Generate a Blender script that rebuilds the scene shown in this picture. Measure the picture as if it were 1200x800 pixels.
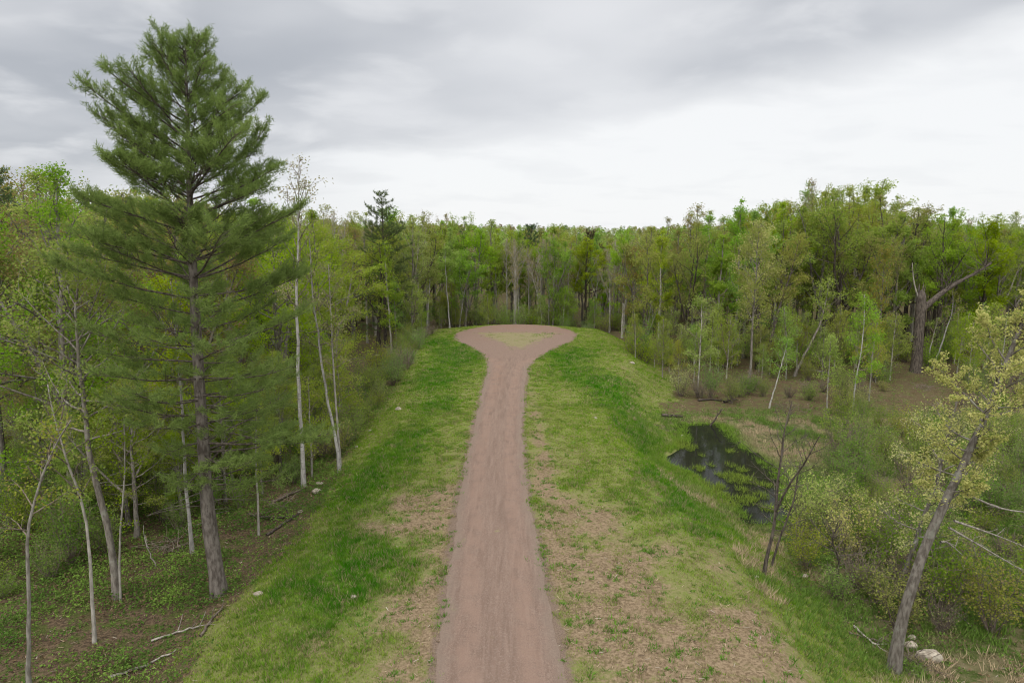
import bpy, math
import numpy as np
from math import radians as RAD

# ------------------------------------------------------------------ scene, camera, light
for o in list(bpy.data.objects):
    bpy.data.objects.remove(o, do_unlink=True)
SC = bpy.context.scene
COL = SC.collection
CAM_H, PITCH, FPX = 13.0, RAD(8.9), 800.0
cam_d = bpy.data.cameras.new('camera')
cam = bpy.data.objects.new('camera', cam_d)
COL.objects.link(cam)
cam.location = (0, 0, CAM_H)
cam.rotation_euler = (RAD(90) - PITCH, 0, 0)
cam_d.sensor_width = 36.0
cam_d.lens = 36.0 * FPX / 1200.0
cam_d.clip_start, cam_d.clip_end = 0.1, 6000
SC.camera = cam
SC.view_settings.view_transform = 'Standard'
SC.view_settings.look = 'None'
SC.view_settings.gamma = 1.0
SC.view_settings.exposure = 0.0
SC.view_settings.use_curve_mapping = False
SC.render.engine = 'CYCLES'
SC.cycles.max_bounces = 9
SC.cycles.diffuse_bounces = 6
SC.cycles.glossy_bounces = 3
SC.cycles.transmission_bounces = 6
SC.cycles.transparent_max_bounces = 4
SC.cycles.sample_clamp_indirect = 6.0
SC.cycles.filter_width = 1.1

SUN_EL, SUN_AZ = RAD(54), RAD(205)         # behind thin cloud, high and behind the camera


class NT:
    """small helper for node trees"""
    def __init__(self, tree):
        self.t = tree; self.n = tree.nodes; self.l = tree.links

    def new(self, typ, **kw):
        nd = self.n.new(typ)
        for k, v in kw.items():
            setattr(nd, k, v)
        return nd

    def link(self, a, b):
        self.l.new(a, b)

    def val(self, sock, v):
        if hasattr(v, 'is_output') or isinstance(v, bpy.types.NodeSocket):
            self.l.new(v, sock)
        else:
            sock.default_value = v

    def math(self, op, a, b=0.0, c=None, clamp=False):
        nd = self.new('ShaderNodeMath', operation=op, use_clamp=clamp)
        self.val(nd.inputs[0], a); self.val(nd.inputs[1], b)
        if c is not None:
            self.val(nd.inputs[2], c)
        return nd.outputs[0]

    def mix(self, f, a, b, mode='MIX'):
        nd = self.new('ShaderNodeMix', data_type='RGBA', blend_type=mode)
        nd.clamp_factor = True
        self.val(nd.inputs[0], f)
        for s, v in ((nd.inputs[6], a), (nd.inputs[7], b)):
            if isinstance(v, (tuple, list)):
                s.default_value = (*v[:3], 1)
            else:
                self.l.new(v, s)
        return nd.outputs[2]

    def noise(self, vec, scale, detail=3.0, rough=0.55, dist=0.0):
        nd = self.new('ShaderNodeTexNoise')
        if vec is not None:
            self.l.new(vec, nd.inputs['Vector'])
        nd.inputs['Scale'].default_value = scale
        nd.inputs['Detail'].default_value = detail
        nd.inputs['Roughness'].default_value = rough
        nd.inputs['Distortion'].default_value = dist
        return nd.outputs['Fac']

    def ramp(self, f, lo, hi):
        nd = self.new('ShaderNodeMapRange', interpolation_type='SMOOTHSTEP')
        self.val(nd.inputs[0], f)
        self.val(nd.inputs[1], lo); self.val(nd.inputs[2], hi)
        return nd.outputs[0]

    def scale(self, vec, s):
        nd = self.new('ShaderNodeMapping')
        self.l.new(vec, nd.inputs['Vector'])
        nd.inputs['Scale'].default_value = s
        return nd.outputs[0]

    def attr(self, name):
        return self.new('ShaderNodeAttribute', attribute_name=name)


def make_world():
    w = bpy.data.worlds.new('World')
    SC.world = w
    w.use_nodes = True
    w.node_tree.nodes.clear()
    T = NT(w.node_tree)
    sky = T.new('ShaderNodeTexSky', sky_type='NISHITA')
    sky.sun_disc = False
    sky.sun_elevation = SUN_EL
    sky.sun_rotation = SUN_AZ
    tc = T.new('ShaderNodeTexCoord')
    sep = T.new('ShaderNodeSeparateXYZ')
    T.link(tc.outputs['Generated'], sep.inputs[0])
    dx, dy, dz = sep.outputs
    zc = T.math('MAXIMUM', dz, 0.0)
    # the cloud deck: directions projected on a flat layer overhead
    inv = T.math('DIVIDE', 1.0, T.math('ADD', zc, 0.16))
    cmb = T.new('ShaderNodeCombineXYZ')
    T.val(cmb.inputs[0], T.math('MULTIPLY', dx, inv))
    T.val(cmb.inputs[1], T.math('MULTIPLY', dy, inv))
    deck = cmb.outputs[0]
    n1 = T.noise(T.scale(deck, (0.50, 0.62, 1)), 1.0, 5.0, 0.45, 0.25)
    n2 = T.noise(T.scale(deck, (0.8, 0.9, 1)), 2.2, 5.0, 0.5, 0.3)
    n3 = T.noise(T.scale(deck, (0.30, 0.45, 1)), 1.0, 3.0, 0.5, 0.1)
    # lower rim of the grey deck: higher towards the right
    rim = T.math('ADD', 0.128, T.math('MULTIPLY', dx, 0.14))
    e = T.math('SUBTRACT', dz, rim)
    e = T.math('ADD', e, T.math('MULTIPLY', T.math('SUBTRACT', n1, 0.5), 0.25))
    e = T.math('ADD', e, T.math('MULTIPLY', T.math('SUBTRACT', n2, 0.5), 0.11))
    cover = T.ramp(e, -0.03, 0.045)
    dark = T.ramp(T.math('ADD', T.math('MULTIPLY', n1, 0.6), T.math('MULTIPLY', n3, 0.5)), 0.44, 0.66)
    grey = T.mix(dark, (0.44, 0.465, 0.51), (0.81, 0.82, 0.845))
    grey = T.mix(T.math('MULTIPLY', T.ramp(n2, 0.46, 0.66), 0.6), grey, (0.84, 0.85, 0.87))
    # pale light-grey veil near the horizon on the left, white on the right
    low = T.mix(T.ramp(dx, -0.58, -0.1), (0.70, 0.725, 0.775), (0.955, 0.965, 0.975))
    low = T.mix(T.math('MULTIPLY', T.ramp(n2, 0.48, 0.66), 0.35), low, (0.83, 0.845, 0.87))
    cl = T.mix(cover, low, grey)
    # unseen sky above the frame, brightened to add light on the land
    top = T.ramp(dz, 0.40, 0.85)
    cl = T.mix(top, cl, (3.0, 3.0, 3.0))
    # unseen sky behind the camera, brightened to add frontal light on the trees
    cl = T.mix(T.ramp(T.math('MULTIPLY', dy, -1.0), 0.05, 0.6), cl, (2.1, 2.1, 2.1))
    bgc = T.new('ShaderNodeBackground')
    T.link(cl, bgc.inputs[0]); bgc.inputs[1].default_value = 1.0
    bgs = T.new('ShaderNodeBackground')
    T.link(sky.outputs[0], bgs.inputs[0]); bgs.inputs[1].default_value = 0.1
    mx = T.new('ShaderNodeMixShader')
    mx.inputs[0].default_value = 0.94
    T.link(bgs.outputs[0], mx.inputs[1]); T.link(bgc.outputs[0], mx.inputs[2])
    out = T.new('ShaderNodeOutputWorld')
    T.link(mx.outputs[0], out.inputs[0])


make_world()
sun_d = bpy.data.lights.new('sun', 'SUN')
sun_d.energy = 1.5
sun_d.angle = RAD(14)
sun_d.color = (1.0, 0.96, 0.90)
sun = bpy.data.objects.new('sun', sun_d)
COL.objects.link(sun)
sun.location = (0, 0, 60)
sun.rotation_euler = (RAD(90) - SUN_EL, 0, -SUN_AZ + RAD(180))

# ------------------------------------------------------------------ helpers
RNG = np.random.default_rng(7)


def smooth(a, b, x):
    t = np.clip((x - a) / (b - a), 0, 1)
    return t * t * (3 - 2 * t)


_perm = np.random.default_rng(3).random((256, 256))


def vnoise(x, y, f=1.0, off=0.0):
    x = np.asarray(x, float) * f + off + 1000.3; y = np.asarray(y, float) * f + off * 1.7 + 1000.7
    xi = np.floor(x).astype(int); yi = np.floor(y).astype(int)
    fx = x - xi; fy = y - yi
    fx = fx * fx * (3 - 2 * fx); fy = fy * fy * (3 - 2 * fy)
    a = _perm[xi % 256, yi % 256]; b = _perm[(xi + 1) % 256, yi % 256]
    c = _perm[xi % 256, (yi + 1) % 256]; d = _perm[(xi + 1) % 256, (yi + 1) % 256]
    return a + (b - a) * fx + (c - a) * fy + (a - b - c + d) * fx * fy


def fbm(x, y, f=1.0, off=0.0, octv=4):
    s = 0; amp = 0.5; tot = 0
    for k in range(octv):
        s = s + amp * vnoise(x, y, f * 2 ** k, off + 17.3 * k); tot += amp; amp *= 0.55
    return s / tot


def ray(px, py):
    xc = (px - 600.0) / FPX; yc = (400.0 - py) / FPX
    return np.array([xc, math.cos(PITCH) + yc * math.sin(PITCH), -math.sin(PITCH) + yc * math.cos(PITCH)])


def at(px, py, z=0.0):
    """the point of the level z that the photograph shows at px, py"""
    d = ray(px, py); t = (z - CAM_H) / d[2]
    return np.array([d[0] * t, d[1] * t, z])


def plane_pt(px, py, Y):
    d = ray(px, py); t = Y / d[1]
    return np.array([d[0] * t, Y, CAM_H + d[2] * t])


def project(p):
    p = np.asarray(p, float)
    x, y, z = p[..., 0], p[..., 1], p[..., 2] - CAM_H
    zc = y * math.cos(PITCH) - z * math.sin(PITCH)
    yc = y * math.sin(PITCH) + z * math.cos(PITCH)
    zc = np.maximum(zc, 1e-3)
    return 600 + FPX * x / zc, 400 - FPX * yc / zc, zc


# pond outline, in metres
POND = np.array([at(px, py, -2.25)[:2] for px, py in
                 [(806, 500), (838, 499), (850, 516), (873, 533), (893, 550), (908, 568), (909, 592), (900, 607),
                  (884, 606), (868, 590), (838, 577), (822, 560), (786, 545), (781, 535), (800, 527), (814, 517)]])


def poly_sd(x, y, P):
    """signed distance to polygon, negative inside"""
    x = np.asarray(x, float); y = np.asarray(y, float)
    d = np.full(x.shape, 1e9); ins = np.zeros(x.shape, bool)
    n = len(P)
    for i in range(n):
        ax, ay = P[i]; bx, by = P[(i + 1) % n]
        ex, ey = bx - ax, by - ay
        t = np.clip(((x - ax) * ex + (y - ay) * ey) / (ex * ex + ey * ey), 0, 1)
        d = np.minimum(d, np.hypot(x - ax - t * ex, y - ay - t * ey))
        c = ((ay > y) != (by > y)) & (x < (bx - ax) * (y - ay) / (by - ay + 1e-12) + ax)
        ins ^= c
    return np.where(ins, -d, d)


def bank(x, y):
    """metres outside the crest of the raised track bank (negative on top)"""
    wob = (fbm(x * 0 + 3, y, 0.12, 5.0, 2) - 0.5) * 1.6
    eL = -8.2 - 2.6 * smooth(56, 84, y) + wob
    eR = 8.0 - 0.7 * smooth(28, 40, y) + 5.0 * smooth(52, 74, y) + (fbm(x * 0 + 9, y, 0.12, 11.0, 2) - 0.5) * 1.4
    yE = 99.5 - 0.035 * (x - 1.0) ** 2
    sx = np.maximum(eL - x, x - eR)
    sy = y - yE
    return np.where((sx > 0) & (sy > 0), np.hypot(sx, sy), np.maximum(sx, sy))


def H(x, y):
    x = np.asarray(x, float); y = np.asarray(y, float)
    s = bank(x, y)
    side = smooth(-9, 9, x)
    drop = 1.4 + 0.8 * side + 0.3 * smooth(95, 106, y) * (1 - side)
    w = smooth(-0.8, 5.0, s)
    z = -drop * w
    z = z + w * ((fbm(x, y, 0.11, 2.0, 3) - 0.5) * 0.7 + (fbm(x, y, 0.6, 8.0, 2) - 0.5) * 0.28)
    # quiet flat of the brown clearing and the marsh
    sd = poly_sd(x, y, POND)
    near = smooth(4.5, 0.3, sd)
    z = z * (1 - near) + near * np.minimum(z, -2.02)
    z = z - 0.55 * smooth(0.45, -0.6, sd)
    r = np.hypot(x, y)
    z = z + 11.5 * smooth(260, 950, r) + smooth(300, 700, r) * (fbm(x, y, 0.004, 3.0, 3) - 0.5) * 7
    z = z - 0.12 * smooth(0.0, 10, np.abs(x)) * (1 - w)
    return z


def hz(x, y):
    return float(H(np.array([x]), np.array([y]))[0])


def gpt(px, py, z=-1.6):
    for _ in range(12):
        p = at(px, py, z); z = 0.5 * z + 0.5 * hz(p[0], p[1])
    p = at(px, py, z)
    return np.array([p[0], p[1], hz(p[0], p[1])])


def mesh_arrays(name, V, quads=None, tris=None, smooth_sh=False):
    me = bpy.data.meshes.new(name)
    V = np.ascontiguousarray(V, dtype=np.float32)
    li = []; tot = []
    if quads is not None and len(quads):
        li.append(np.asarray(quads, np.int32).reshape(-1)); tot.append(np.full(len(quads), 4, np.int32))
    if tris is not None and len(tris):
        li.append(np.asarray(tris, np.int32).reshape(-1)); tot.append(np.full(len(tris), 3, np.int32))
    li = np.concatenate(li); tot = np.concatenate(tot)
    me.vertices.add(len(V)); me.vertices.foreach_set('co', V.reshape(-1))
    me.loops.add(len(li)); me.loops.foreach_set('vertex_index', li)
    me.polygons.add(len(tot))
    st = np.zeros(len(tot), np.int32); st[1:] = np.cumsum(tot)[:-1]
    me.polygons.foreach_set('loop_start', st)
    me.polygons.foreach_set('use_smooth', np.full(len(tot), smooth_sh))
    me.update(calc_edges=True)
    return me


def color_attr(me, colv, name='tone'):
    a = me.attributes.new(name, 'FLOAT_COLOR', 'POINT')
    c = np.ones((len(colv), 4), np.float32); c[:, :3] = colv
    a.data.foreach_set('color', c.reshape(-1))


def float_attr(me, v, name):
    a = me.attributes.new(name, 'FLOAT', 'POINT')
    a.data.foreach_set('value', np.asarray(v, np.float32))


def obj(name, me, mat=None, parent=None, loc=None):
    o = bpy.data.objects.new(name, me)
    COL.objects.link(o)
    if mat is not None and not me.materials:
        me.materials.append(mat)
    if parent is not None:
        o.parent = parent
    if loc is not None:
        o.location = loc
    return o


def tag(o, label=None, cat=None, group=None, kind=None):
    if label: o['label'] = label
    if cat: o['category'] = cat
    if group: o['group'] = group
    if kind: o['kind'] = kind
    return o


def empty(name, loc, rz=0.0, sc=None):
    o = bpy.data.objects.new(name, None)
    COL.objects.link(o)
    o.location = loc; o.rotation_euler = (0, 0, rz)
    o.empty_display_size = 0.3
    if sc is not None:
        o.scale = sc
    return o


class Shape:
    """collects tubes and faces into one mesh"""
    def __init__(self):
        self.V = []; self.Q = []; self.T = []; self.n = 0

    def tube(self, pts, rad, k=6, wob=None, rng=None):
        pts = np.asarray(pts, float); rad = np.asarray(rad, float)
        m = len(pts)
        d = np.gradient(pts, axis=0)
        d /= np.linalg.norm(d, axis=1, keepdims=True) + 1e-9
        ref = np.array([1.0, 0.13, 0.07]) if abs(d[0, 0]) < 0.8 else np.array([0.1, 1.0, 0.05])
        u = np.cross(d, ref); u /= np.linalg.norm(u, axis=1, keepdims=True) + 1e-9
        v = np.cross(d, u)
        a = np.linspace(0, 2 * np.pi, k, endpoint=False)
        r = rad[:, None] * np.ones((1, k))
        if wob and rng is not None:
            r = r * (1 + wob * rng.uniform(-1, 1, (m, k)))
        ring = pts[:, None] + r[..., None] * (np.cos(a)[None, :, None] * u[:, None] + np.sin(a)[None, :, None] * v[:, None])
        self.V.append(ring.reshape(-1, 3))
        i = np.arange(m - 1)[:, None] * k; j = np.arange(k)[None]; jn = (j + 1) % k
        q = np.stack([i + j, i + jn, i + k + jn, i + k + j], -1).reshape(-1, 4) + self.n
        self.Q.append(q)
        # cap the tip
        self.V.append(pts[-1:] + d[-1:] * rad[-1])
        e = self.n + (m - 1) * k
        jj = np.arange(k)
        self.T.append(np.stack([e + jj, e + (jj + 1) % k, np.full(k, self.n + m * k)], -1))
        self.n += m * k + 1

    def mesh(self, name, smooth_sh=True):
        return mesh_arrays(name, np.concatenate(self.V), np.concatenate(self.Q) if self.Q else None,
                           np.concatenate(self.T) if self.T else None, smooth_sh)


def unit(v):
    return v / (np.linalg.norm(v, axis=-1, keepdims=True) + 1e-9)


def leaf_verts(rng, C, size, up=0.5, asp=0.62):
    n = len(C)
    nr = unit(rng.normal(size=(n, 3)) + np.array([0, 0, up]))
    u = unit(np.cross(nr, rng.normal(size=(n, 3))))
    v = np.cross(nr, u)
    s = (size * rng.uniform(0.65, 1.35, n))[:, None]
    a = u * s * 0.5; b = v * s * 0.5 * asp
    bend = nr * s * 0.12
    V = np.stack([C - a, C + b * 1.0 - a * 0.1 + bend, C + a, C - b * 1.0 - a * 0.1 + bend], 1).reshape(-1, 3)
    Q = np.arange(4 * n).reshape(-1, 4)
    return V, Q


# ------------------------------------------------------------------ materials
def new_mat(name):
    m = bpy.data.materials.new(name)
    m.use_nodes = True
    m.node_tree.nodes.clear()
    T = NT(m.node_tree)
    out = T.new('ShaderNodeOutputMaterial')
    return m, T, out


def leaf_mat(name, c_dark, c_light, c_odd=None, trans=0.4, odd=0.12, vary=0.25):
    m, T, out = new_mat(name)
    geo = T.new('ShaderNodeNewGeometry')
    info = T.new('ShaderNodeObjectInfo')
    tc = T.new('ShaderNodeTexCoord')
    rpi = geo.outputs['Random Per Island']
    clump = T.noise(tc.outputs['Object'], 0.55, 2.0)
    f = T.math('ADD', T.math('MULTIPLY', rpi, 0.6), T.math('MULTIPLY', T.ramp(clump, 0.35, 0.65), 0.4))
    c = T.mix(f, c_dark, c_light)
    if c_odd is not None:
        c = T.mix(T.math('MULTIPLY', T.ramp(T.math('FRACT', T.math('MULTIPLY', rpi, 37.7)), 1 - odd, 1 - odd + 0.02), 0.85), c, c_odd)
    hsv = T.new('ShaderNodeHueSaturation')
    T.val(hsv.inputs['Hue'], T.math('ADD', 0.5, T.math('MULTIPLY', T.math('SUBTRACT', info.outputs['Random'], 0.5), 0.05)))
    T.val(hsv.inputs['Saturation'], T.math('ADD', 0.9, T.math('MULTIPLY', T.math('FRACT', T.math('MULTIPLY', info.outputs['Random'], 13.3)), 0.2)))
    T.val(hsv.inputs['Value'], T.math('ADD', 1 - vary / 2, T.math('MULTIPLY', T.math('FRACT', T.math('MULTIPLY', info.outputs['Random'], 7.1)), vary)))
    T.link(c, hsv.inputs['Color'])
    d = T.new('ShaderNodeBsdfDiffuse'); t = T.new('ShaderNodeBsdfTranslucent')
    T.link(hsv.outputs[0], d.inputs[0]); T.link(hsv.outputs[0], t.inputs[0])
    mx = T.new('ShaderNodeMixShader'); mx.inputs[0].default_value = trans
    T.link(d.outputs[0], mx.inputs[1]); T.link(t.outputs[0], mx.inputs[2])
    T.link(mx.outputs[0], out.inputs[0])
    return m


def tone_mat(name, trans=0.3, vary=0.5):
    """foliage whose own colour is stored per vertex"""
    m, T, out = new_mat(name)
    geo = T.new('ShaderNodeNewGeometry')
    a = T.attr('tone')
    k = T.math('ADD', 1 - vary / 2, T.math('MULTIPLY', geo.outputs['Random Per Island'], vary))
    mul = T.new('ShaderNodeVectorMath', operation='SCALE')
    T.link(a.outputs['Color'], mul.inputs[0]); T.val(mul.inputs['Scale'], k)
    d = T.new('ShaderNodeBsdfDiffuse'); t = T.new('ShaderNodeBsdfTranslucent')
    T.link(mul.outputs[0], d.inputs[0]); T.link(mul.outputs[0], t.inputs[0])
    mx = T.new('ShaderNodeMixShader'); mx.inputs[0].default_value = trans
    T.link(d.outputs[0], mx.inputs[1]); T.link(t.outputs[0], mx.inputs[2])
    T.link(mx.outputs[0], out.inputs[0])
    return m


def bark_mat(name, c1, c2, stretch=0.25, sc=9.0, bands=None, lichen=None):
    m, T, out = new_mat(name)
    tc = T.new('ShaderNodeTexCoord')
    info = T.new('ShaderNodeObjectInfo')
    vec = T.scale(tc.outputs['Object'], (1, 1, stretch))
    n = T.noise(vec, sc, 4.0, 0.6)
    c = T.mix(T.ramp(n, 0.35, 0.65), c1, c2)
    if bands is not None:
        vb = T.scale(tc.outputs['Object'], (1.2, 1.2, 7.0))
        nb = T.noise(vb, 1.6, 3.0, 0.6)
        c = T.mix(T.math('MULTIPLY', T.ramp(nb, 0.58, 0.66), 0.85), c, bands)
    if lichen is not None:
        nl = T.noise(tc.outputs['Object'], 2.2, 3.0, 0.6)
        c = T.mix(T.math('MULTIPLY', T.ramp(nl, 0.52, 0.66), 0.6), c, lichen)
    k = T.math('ADD', 0.75, T.math('MULTIPLY', info.outputs['Random'], 0.5))
    mul = T.new('ShaderNodeVectorMath', operation='SCALE')
    T.link(c, mul.inputs[0]); T.val(mul.inputs['Scale'], k)
    b = T.new('ShaderNodeBsdfPrincipled')
    T.link(mul.outputs[0], b.inputs['Base Color'])
    b.inputs['Roughness'].default_value = 0.9
    b.inputs['Specular IOR Level'].default_value = 0.04
    bp = T.new('ShaderNodeBump'); bp.inputs['Strength'].default_value = 0.6; bp.inputs['Distance'].default_value = 0.04
    T.link(n, bp.inputs['Height']); T.link(bp.outputs[0], b.inputs['Normal'])
    T.link(b.outputs[0], out.inputs[0])
    return m


M = {}
M['needle'] = leaf_mat('pine_needles', (0.112, 0.16, 0.030), (0.225, 0.285, 0.062), trans=0.45, vary=0.1)
M['needle_dark'] = leaf_mat('dark_needles', (0.032, 0.062, 0.024), (0.072, 0.118, 0.04), trans=0.25, vary=0.15)
M['needle_mid'] = leaf_mat('mid_green_needles', (0.05, 0.088, 0.028), (0.105, 0.16, 0.048), trans=0.35, vary=0.1)
M['needle_brown'] = leaf_mat('brown_needles', (0.035, 0.033, 0.02), (0.075, 0.06, 0.035), trans=0.2, vary=0.15)
M['maple'] = leaf_mat('green_leaves', (0.14, 0.22, 0.02), (0.275, 0.39, 0.045), (0.28, 0.33, 0.08), trans=0.55)
M['aspen'] = leaf_mat('bright_leaves', (0.16, 0.25, 0.03), (0.285, 0.405, 0.06), (0.32, 0.38, 0.1), trans=0.55)
M['olive'] = leaf_mat('olive_leaves', (0.16, 0.205, 0.03), (0.30, 0.35, 0.072), (0.31, 0.27, 0.1), trans=0.5)
M['bronze'] = leaf_mat('bronze_leaves', (0.175, 0.15, 0.038), (0.31, 0.235, 0.08), (0.17, 0.23, 0.05), trans=0.5, odd=0.35)
M['catkin'] = leaf_mat('yellow_green_leaves', (0.27, 0.29, 0.085), (0.46, 0.455, 0.18), (0.19, 0.26, 0.06), trans=0.45, odd=0.2)
M['bud'] = leaf_mat('sparse_buds', (0.19, 0.18, 0.075), (0.32, 0.275, 0.14), (0.17, 0.22, 0.07), trans=0.4)
M['shrub'] = leaf_mat('shrub_leaves', (0.11, 0.18, 0.028), (0.21, 0.30, 0.052), (0.22, 0.21, 0.09), trans=0.45)
M['tone'] = tone_mat('mixed_foliage')
M['grass'] = tone_mat('grass_blades', trans=0.3, vary=0.55)
M['bark'] = bark_mat('grey_brown_bark', (0.085, 0.073, 0.06), (0.185, 0.165, 0.14), lichen=(0.23, 0.23, 0.19))
M['bark_dark'] = bark_mat('dark_bark', (0.038, 0.031, 0.026), (0.105, 0.088, 0.072))
M['bark_pine'] = bark_mat('pine_bark', (0.075, 0.063, 0.053), (0.175, 0.153, 0.132), stretch=0.35, sc=7.0)
M['bark_grey'] = bark_mat('pale_grey_bark', (0.17, 0.155, 0.13), (0.30, 0.28, 0.245), lichen=(0.16, 0.15, 0.12))
M['bark_birch'] = bark_mat('birch_bark', (0.21, 0.20, 0.18), (0.34, 0.325, 0.295), bands=(0.10, 0.09, 0.08))
M['dead'] = bark_mat('bleached_wood', (0.14, 0.125, 0.105), (0.28, 0.255, 0.22))
M['twig'] = bark_mat('brown_twigs', (0.10, 0.078, 0.06), (0.19, 0.155, 0.125))


def stone_mat():
    m, T, out = new_mat('tan_stone')
    tc = T.new('ShaderNodeTexCoord'); info = T.new('ShaderNodeObjectInfo')
    n = T.noise(tc.outputs['Object'], 5.0, 5.0, 0.6)
    c = T.mix(T.ramp(n, 0.35, 0.65), (0.17, 0.14, 0.105), (0.36, 0.315, 0.25))
    c = T.mix(T.math('MULTIPLY', T.ramp(T.noise(tc.outputs['Object'], 2.0, 3.0), 0.55, 0.7), 0.5), c, (0.12, 0.12, 0.08))
    b = T.new('ShaderNodeBsdfPrincipled'); T.link(c, b.inputs['Base Color']); b.inputs['Roughness'].default_value = 0.85
    bp = T.new('ShaderNodeBump'); bp.inputs['Strength'].default_value = 0.5; bp.inputs['Distance'].default_value = 0.03
    T.link(n, bp.inputs['Height']); T.link(bp.outputs[0], b.inputs['Normal'])
    T.link(b.outputs[0], out.inputs[0])
    return m


M['stone'] = stone_mat()


def ground_mat():
    m, T, out = new_mat('ground_cover')
    geo = T.new('ShaderNodeNewGeometry')
    P = geo.outputs['Position']
    n_big = T.noise(P, 0.35, 4.0, 0.6)
    n_mid = T.noise(P, 1.7, 5.0, 0.62, 0.3)
    n_fin = T.noise(P, 9.0, 4.0, 0.65)
    n_gr = T.noise(P, 32.0, 3.0, 0.7)
    g, s, k, wv, br, gv = (T.attr(a).outputs['Fac'] for a in ('grass', 'straw', 'lush', 'wet', 'brown', 'gravel'))
    # leaf litter of the wood
    lit = T.mix(T.ramp(n_fin, 0.36, 0.66), (0.050, 0.036, 0.024), (0.125, 0.088, 0.055))
    lit = T.mix(T.math('MULTIPLY', T.ramp(n_gr, 0.55, 0.75), 0.55), lit, (0.21, 0.16, 0.11))
    lit = T.mix(T.math('MULTIPLY', T.ramp(n_mid, 0.45, 0.62), 0.8), lit, T.mix(T.ramp(n_gr, 0.3, 0.7), (0.035, 0.052, 0.012), (0.085, 0.105, 0.028)))
    # brown clearing
    brc = T.mix(T.ramp(n_fin, 0.35, 0.65), (0.048, 0.034, 0.020), (0.112, 0.082, 0.048))
    brc = T.mix(T.math('MULTIPLY', T.ramp(n_mid, 0.45, 0.66), 0.7), brc, (0.075, 0.095, 0.026))
    lit = T.mix(br, lit, brc)
    # marsh floor
    wet = T.mix(T.ramp(n_mid, 0.38, 0.62), (0.045, 0.062, 0.016), (0.115, 0.10, 0.052))
    wet = T.mix(T.math('MULTIPLY', T.ramp(n_fin, 0.5, 0.7), 0.6), wet, (0.16, 0.135, 0.085))
    lit = T.mix(wv, lit, wet)
    # turf of the bank
    tu = T.mix(T.ramp(T.math('ADD', T.math('MULTIPLY', k, 0.65), T.math('MULTIPLY', n_mid, 0.5)), 0.35, 0.75),
               (0.130, 0.142, 0.046), (0.058, 0.112, 0.014))
    tu = T.mix(T.math('MULTIPLY', T.ramp(n_fin, 0.42, 0.68), 0.45), tu, (0.185, 0.165, 0.075))
    stc = T.mix(T.ramp(n_fin, 0.34, 0.66), (0.105, 0.074, 0.045), (0.218, 0.162, 0.104))
    stc = T.mix(T.math('MULTIPLY', T.ramp(n_gr, 0.55, 0.72), 0.5), stc, (0.30, 0.24, 0.155))
    stc = T.mix(T.math('MULTIPLY', T.ramp(n_mid, 0.55, 0.68), 0.6), stc, (0.115, 0.12, 0.038))
    sm = T.ramp(T.math('ADD', s, T.math('MULTIPLY', T.math('SUBTRACT', T.math('ADD', T.math('MULTIPLY', n_mid, 0.6), T.math('MULTIPLY', n_fin, 0.4)), 0.5), 1.9)), 0.28, 0.95)
    tu = T.mix(sm, tu, stc)
    gm = T.ramp(T.math('ADD', g, T.math('MULTIPLY', T.math('SUBTRACT', n_mid, 0.5), 1.2)), 0.35, 0.65)
    c = T.mix(gm, lit, tu)
    grc = T.mix(T.ramp(n_gr, 0.35, 0.65), (0.10, 0.072, 0.054), (0.18, 0.133, 0.102))
    gvm = T.ramp(T.math('ADD', gv, T.math('MULTIPLY', T.math('SUBTRACT', T.math('ADD', T.math('MULTIPLY', n_mid, 0.5), T.math('MULTIPLY', n_fin, 0.5)), 0.5), 1.6)), 0.4, 0.75)
    c = T.mix(gvm, c, grc)
    b = T.new('ShaderNodeBsdfPrincipled')
    T.link(c, b.inputs['Base Color']); b.inputs['Roughness'].default_value = 0.95
    b.inputs['Specular IOR Level'].default_value = 0.02
    bp = T.new('ShaderNodeBump'); bp.inputs['Strength'].default_value = 0.7; bp.inputs['Distance'].default_value = 0.08
    T.link(T.math('ADD', n_fin, T.math('MULTIPLY', n_gr, 0.5)), bp.inputs['Height'])
    T.link(bp.outputs[0], b.inputs['Normal'])
    T.link(b.outputs[0], out.inputs[0])
    return m


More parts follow.
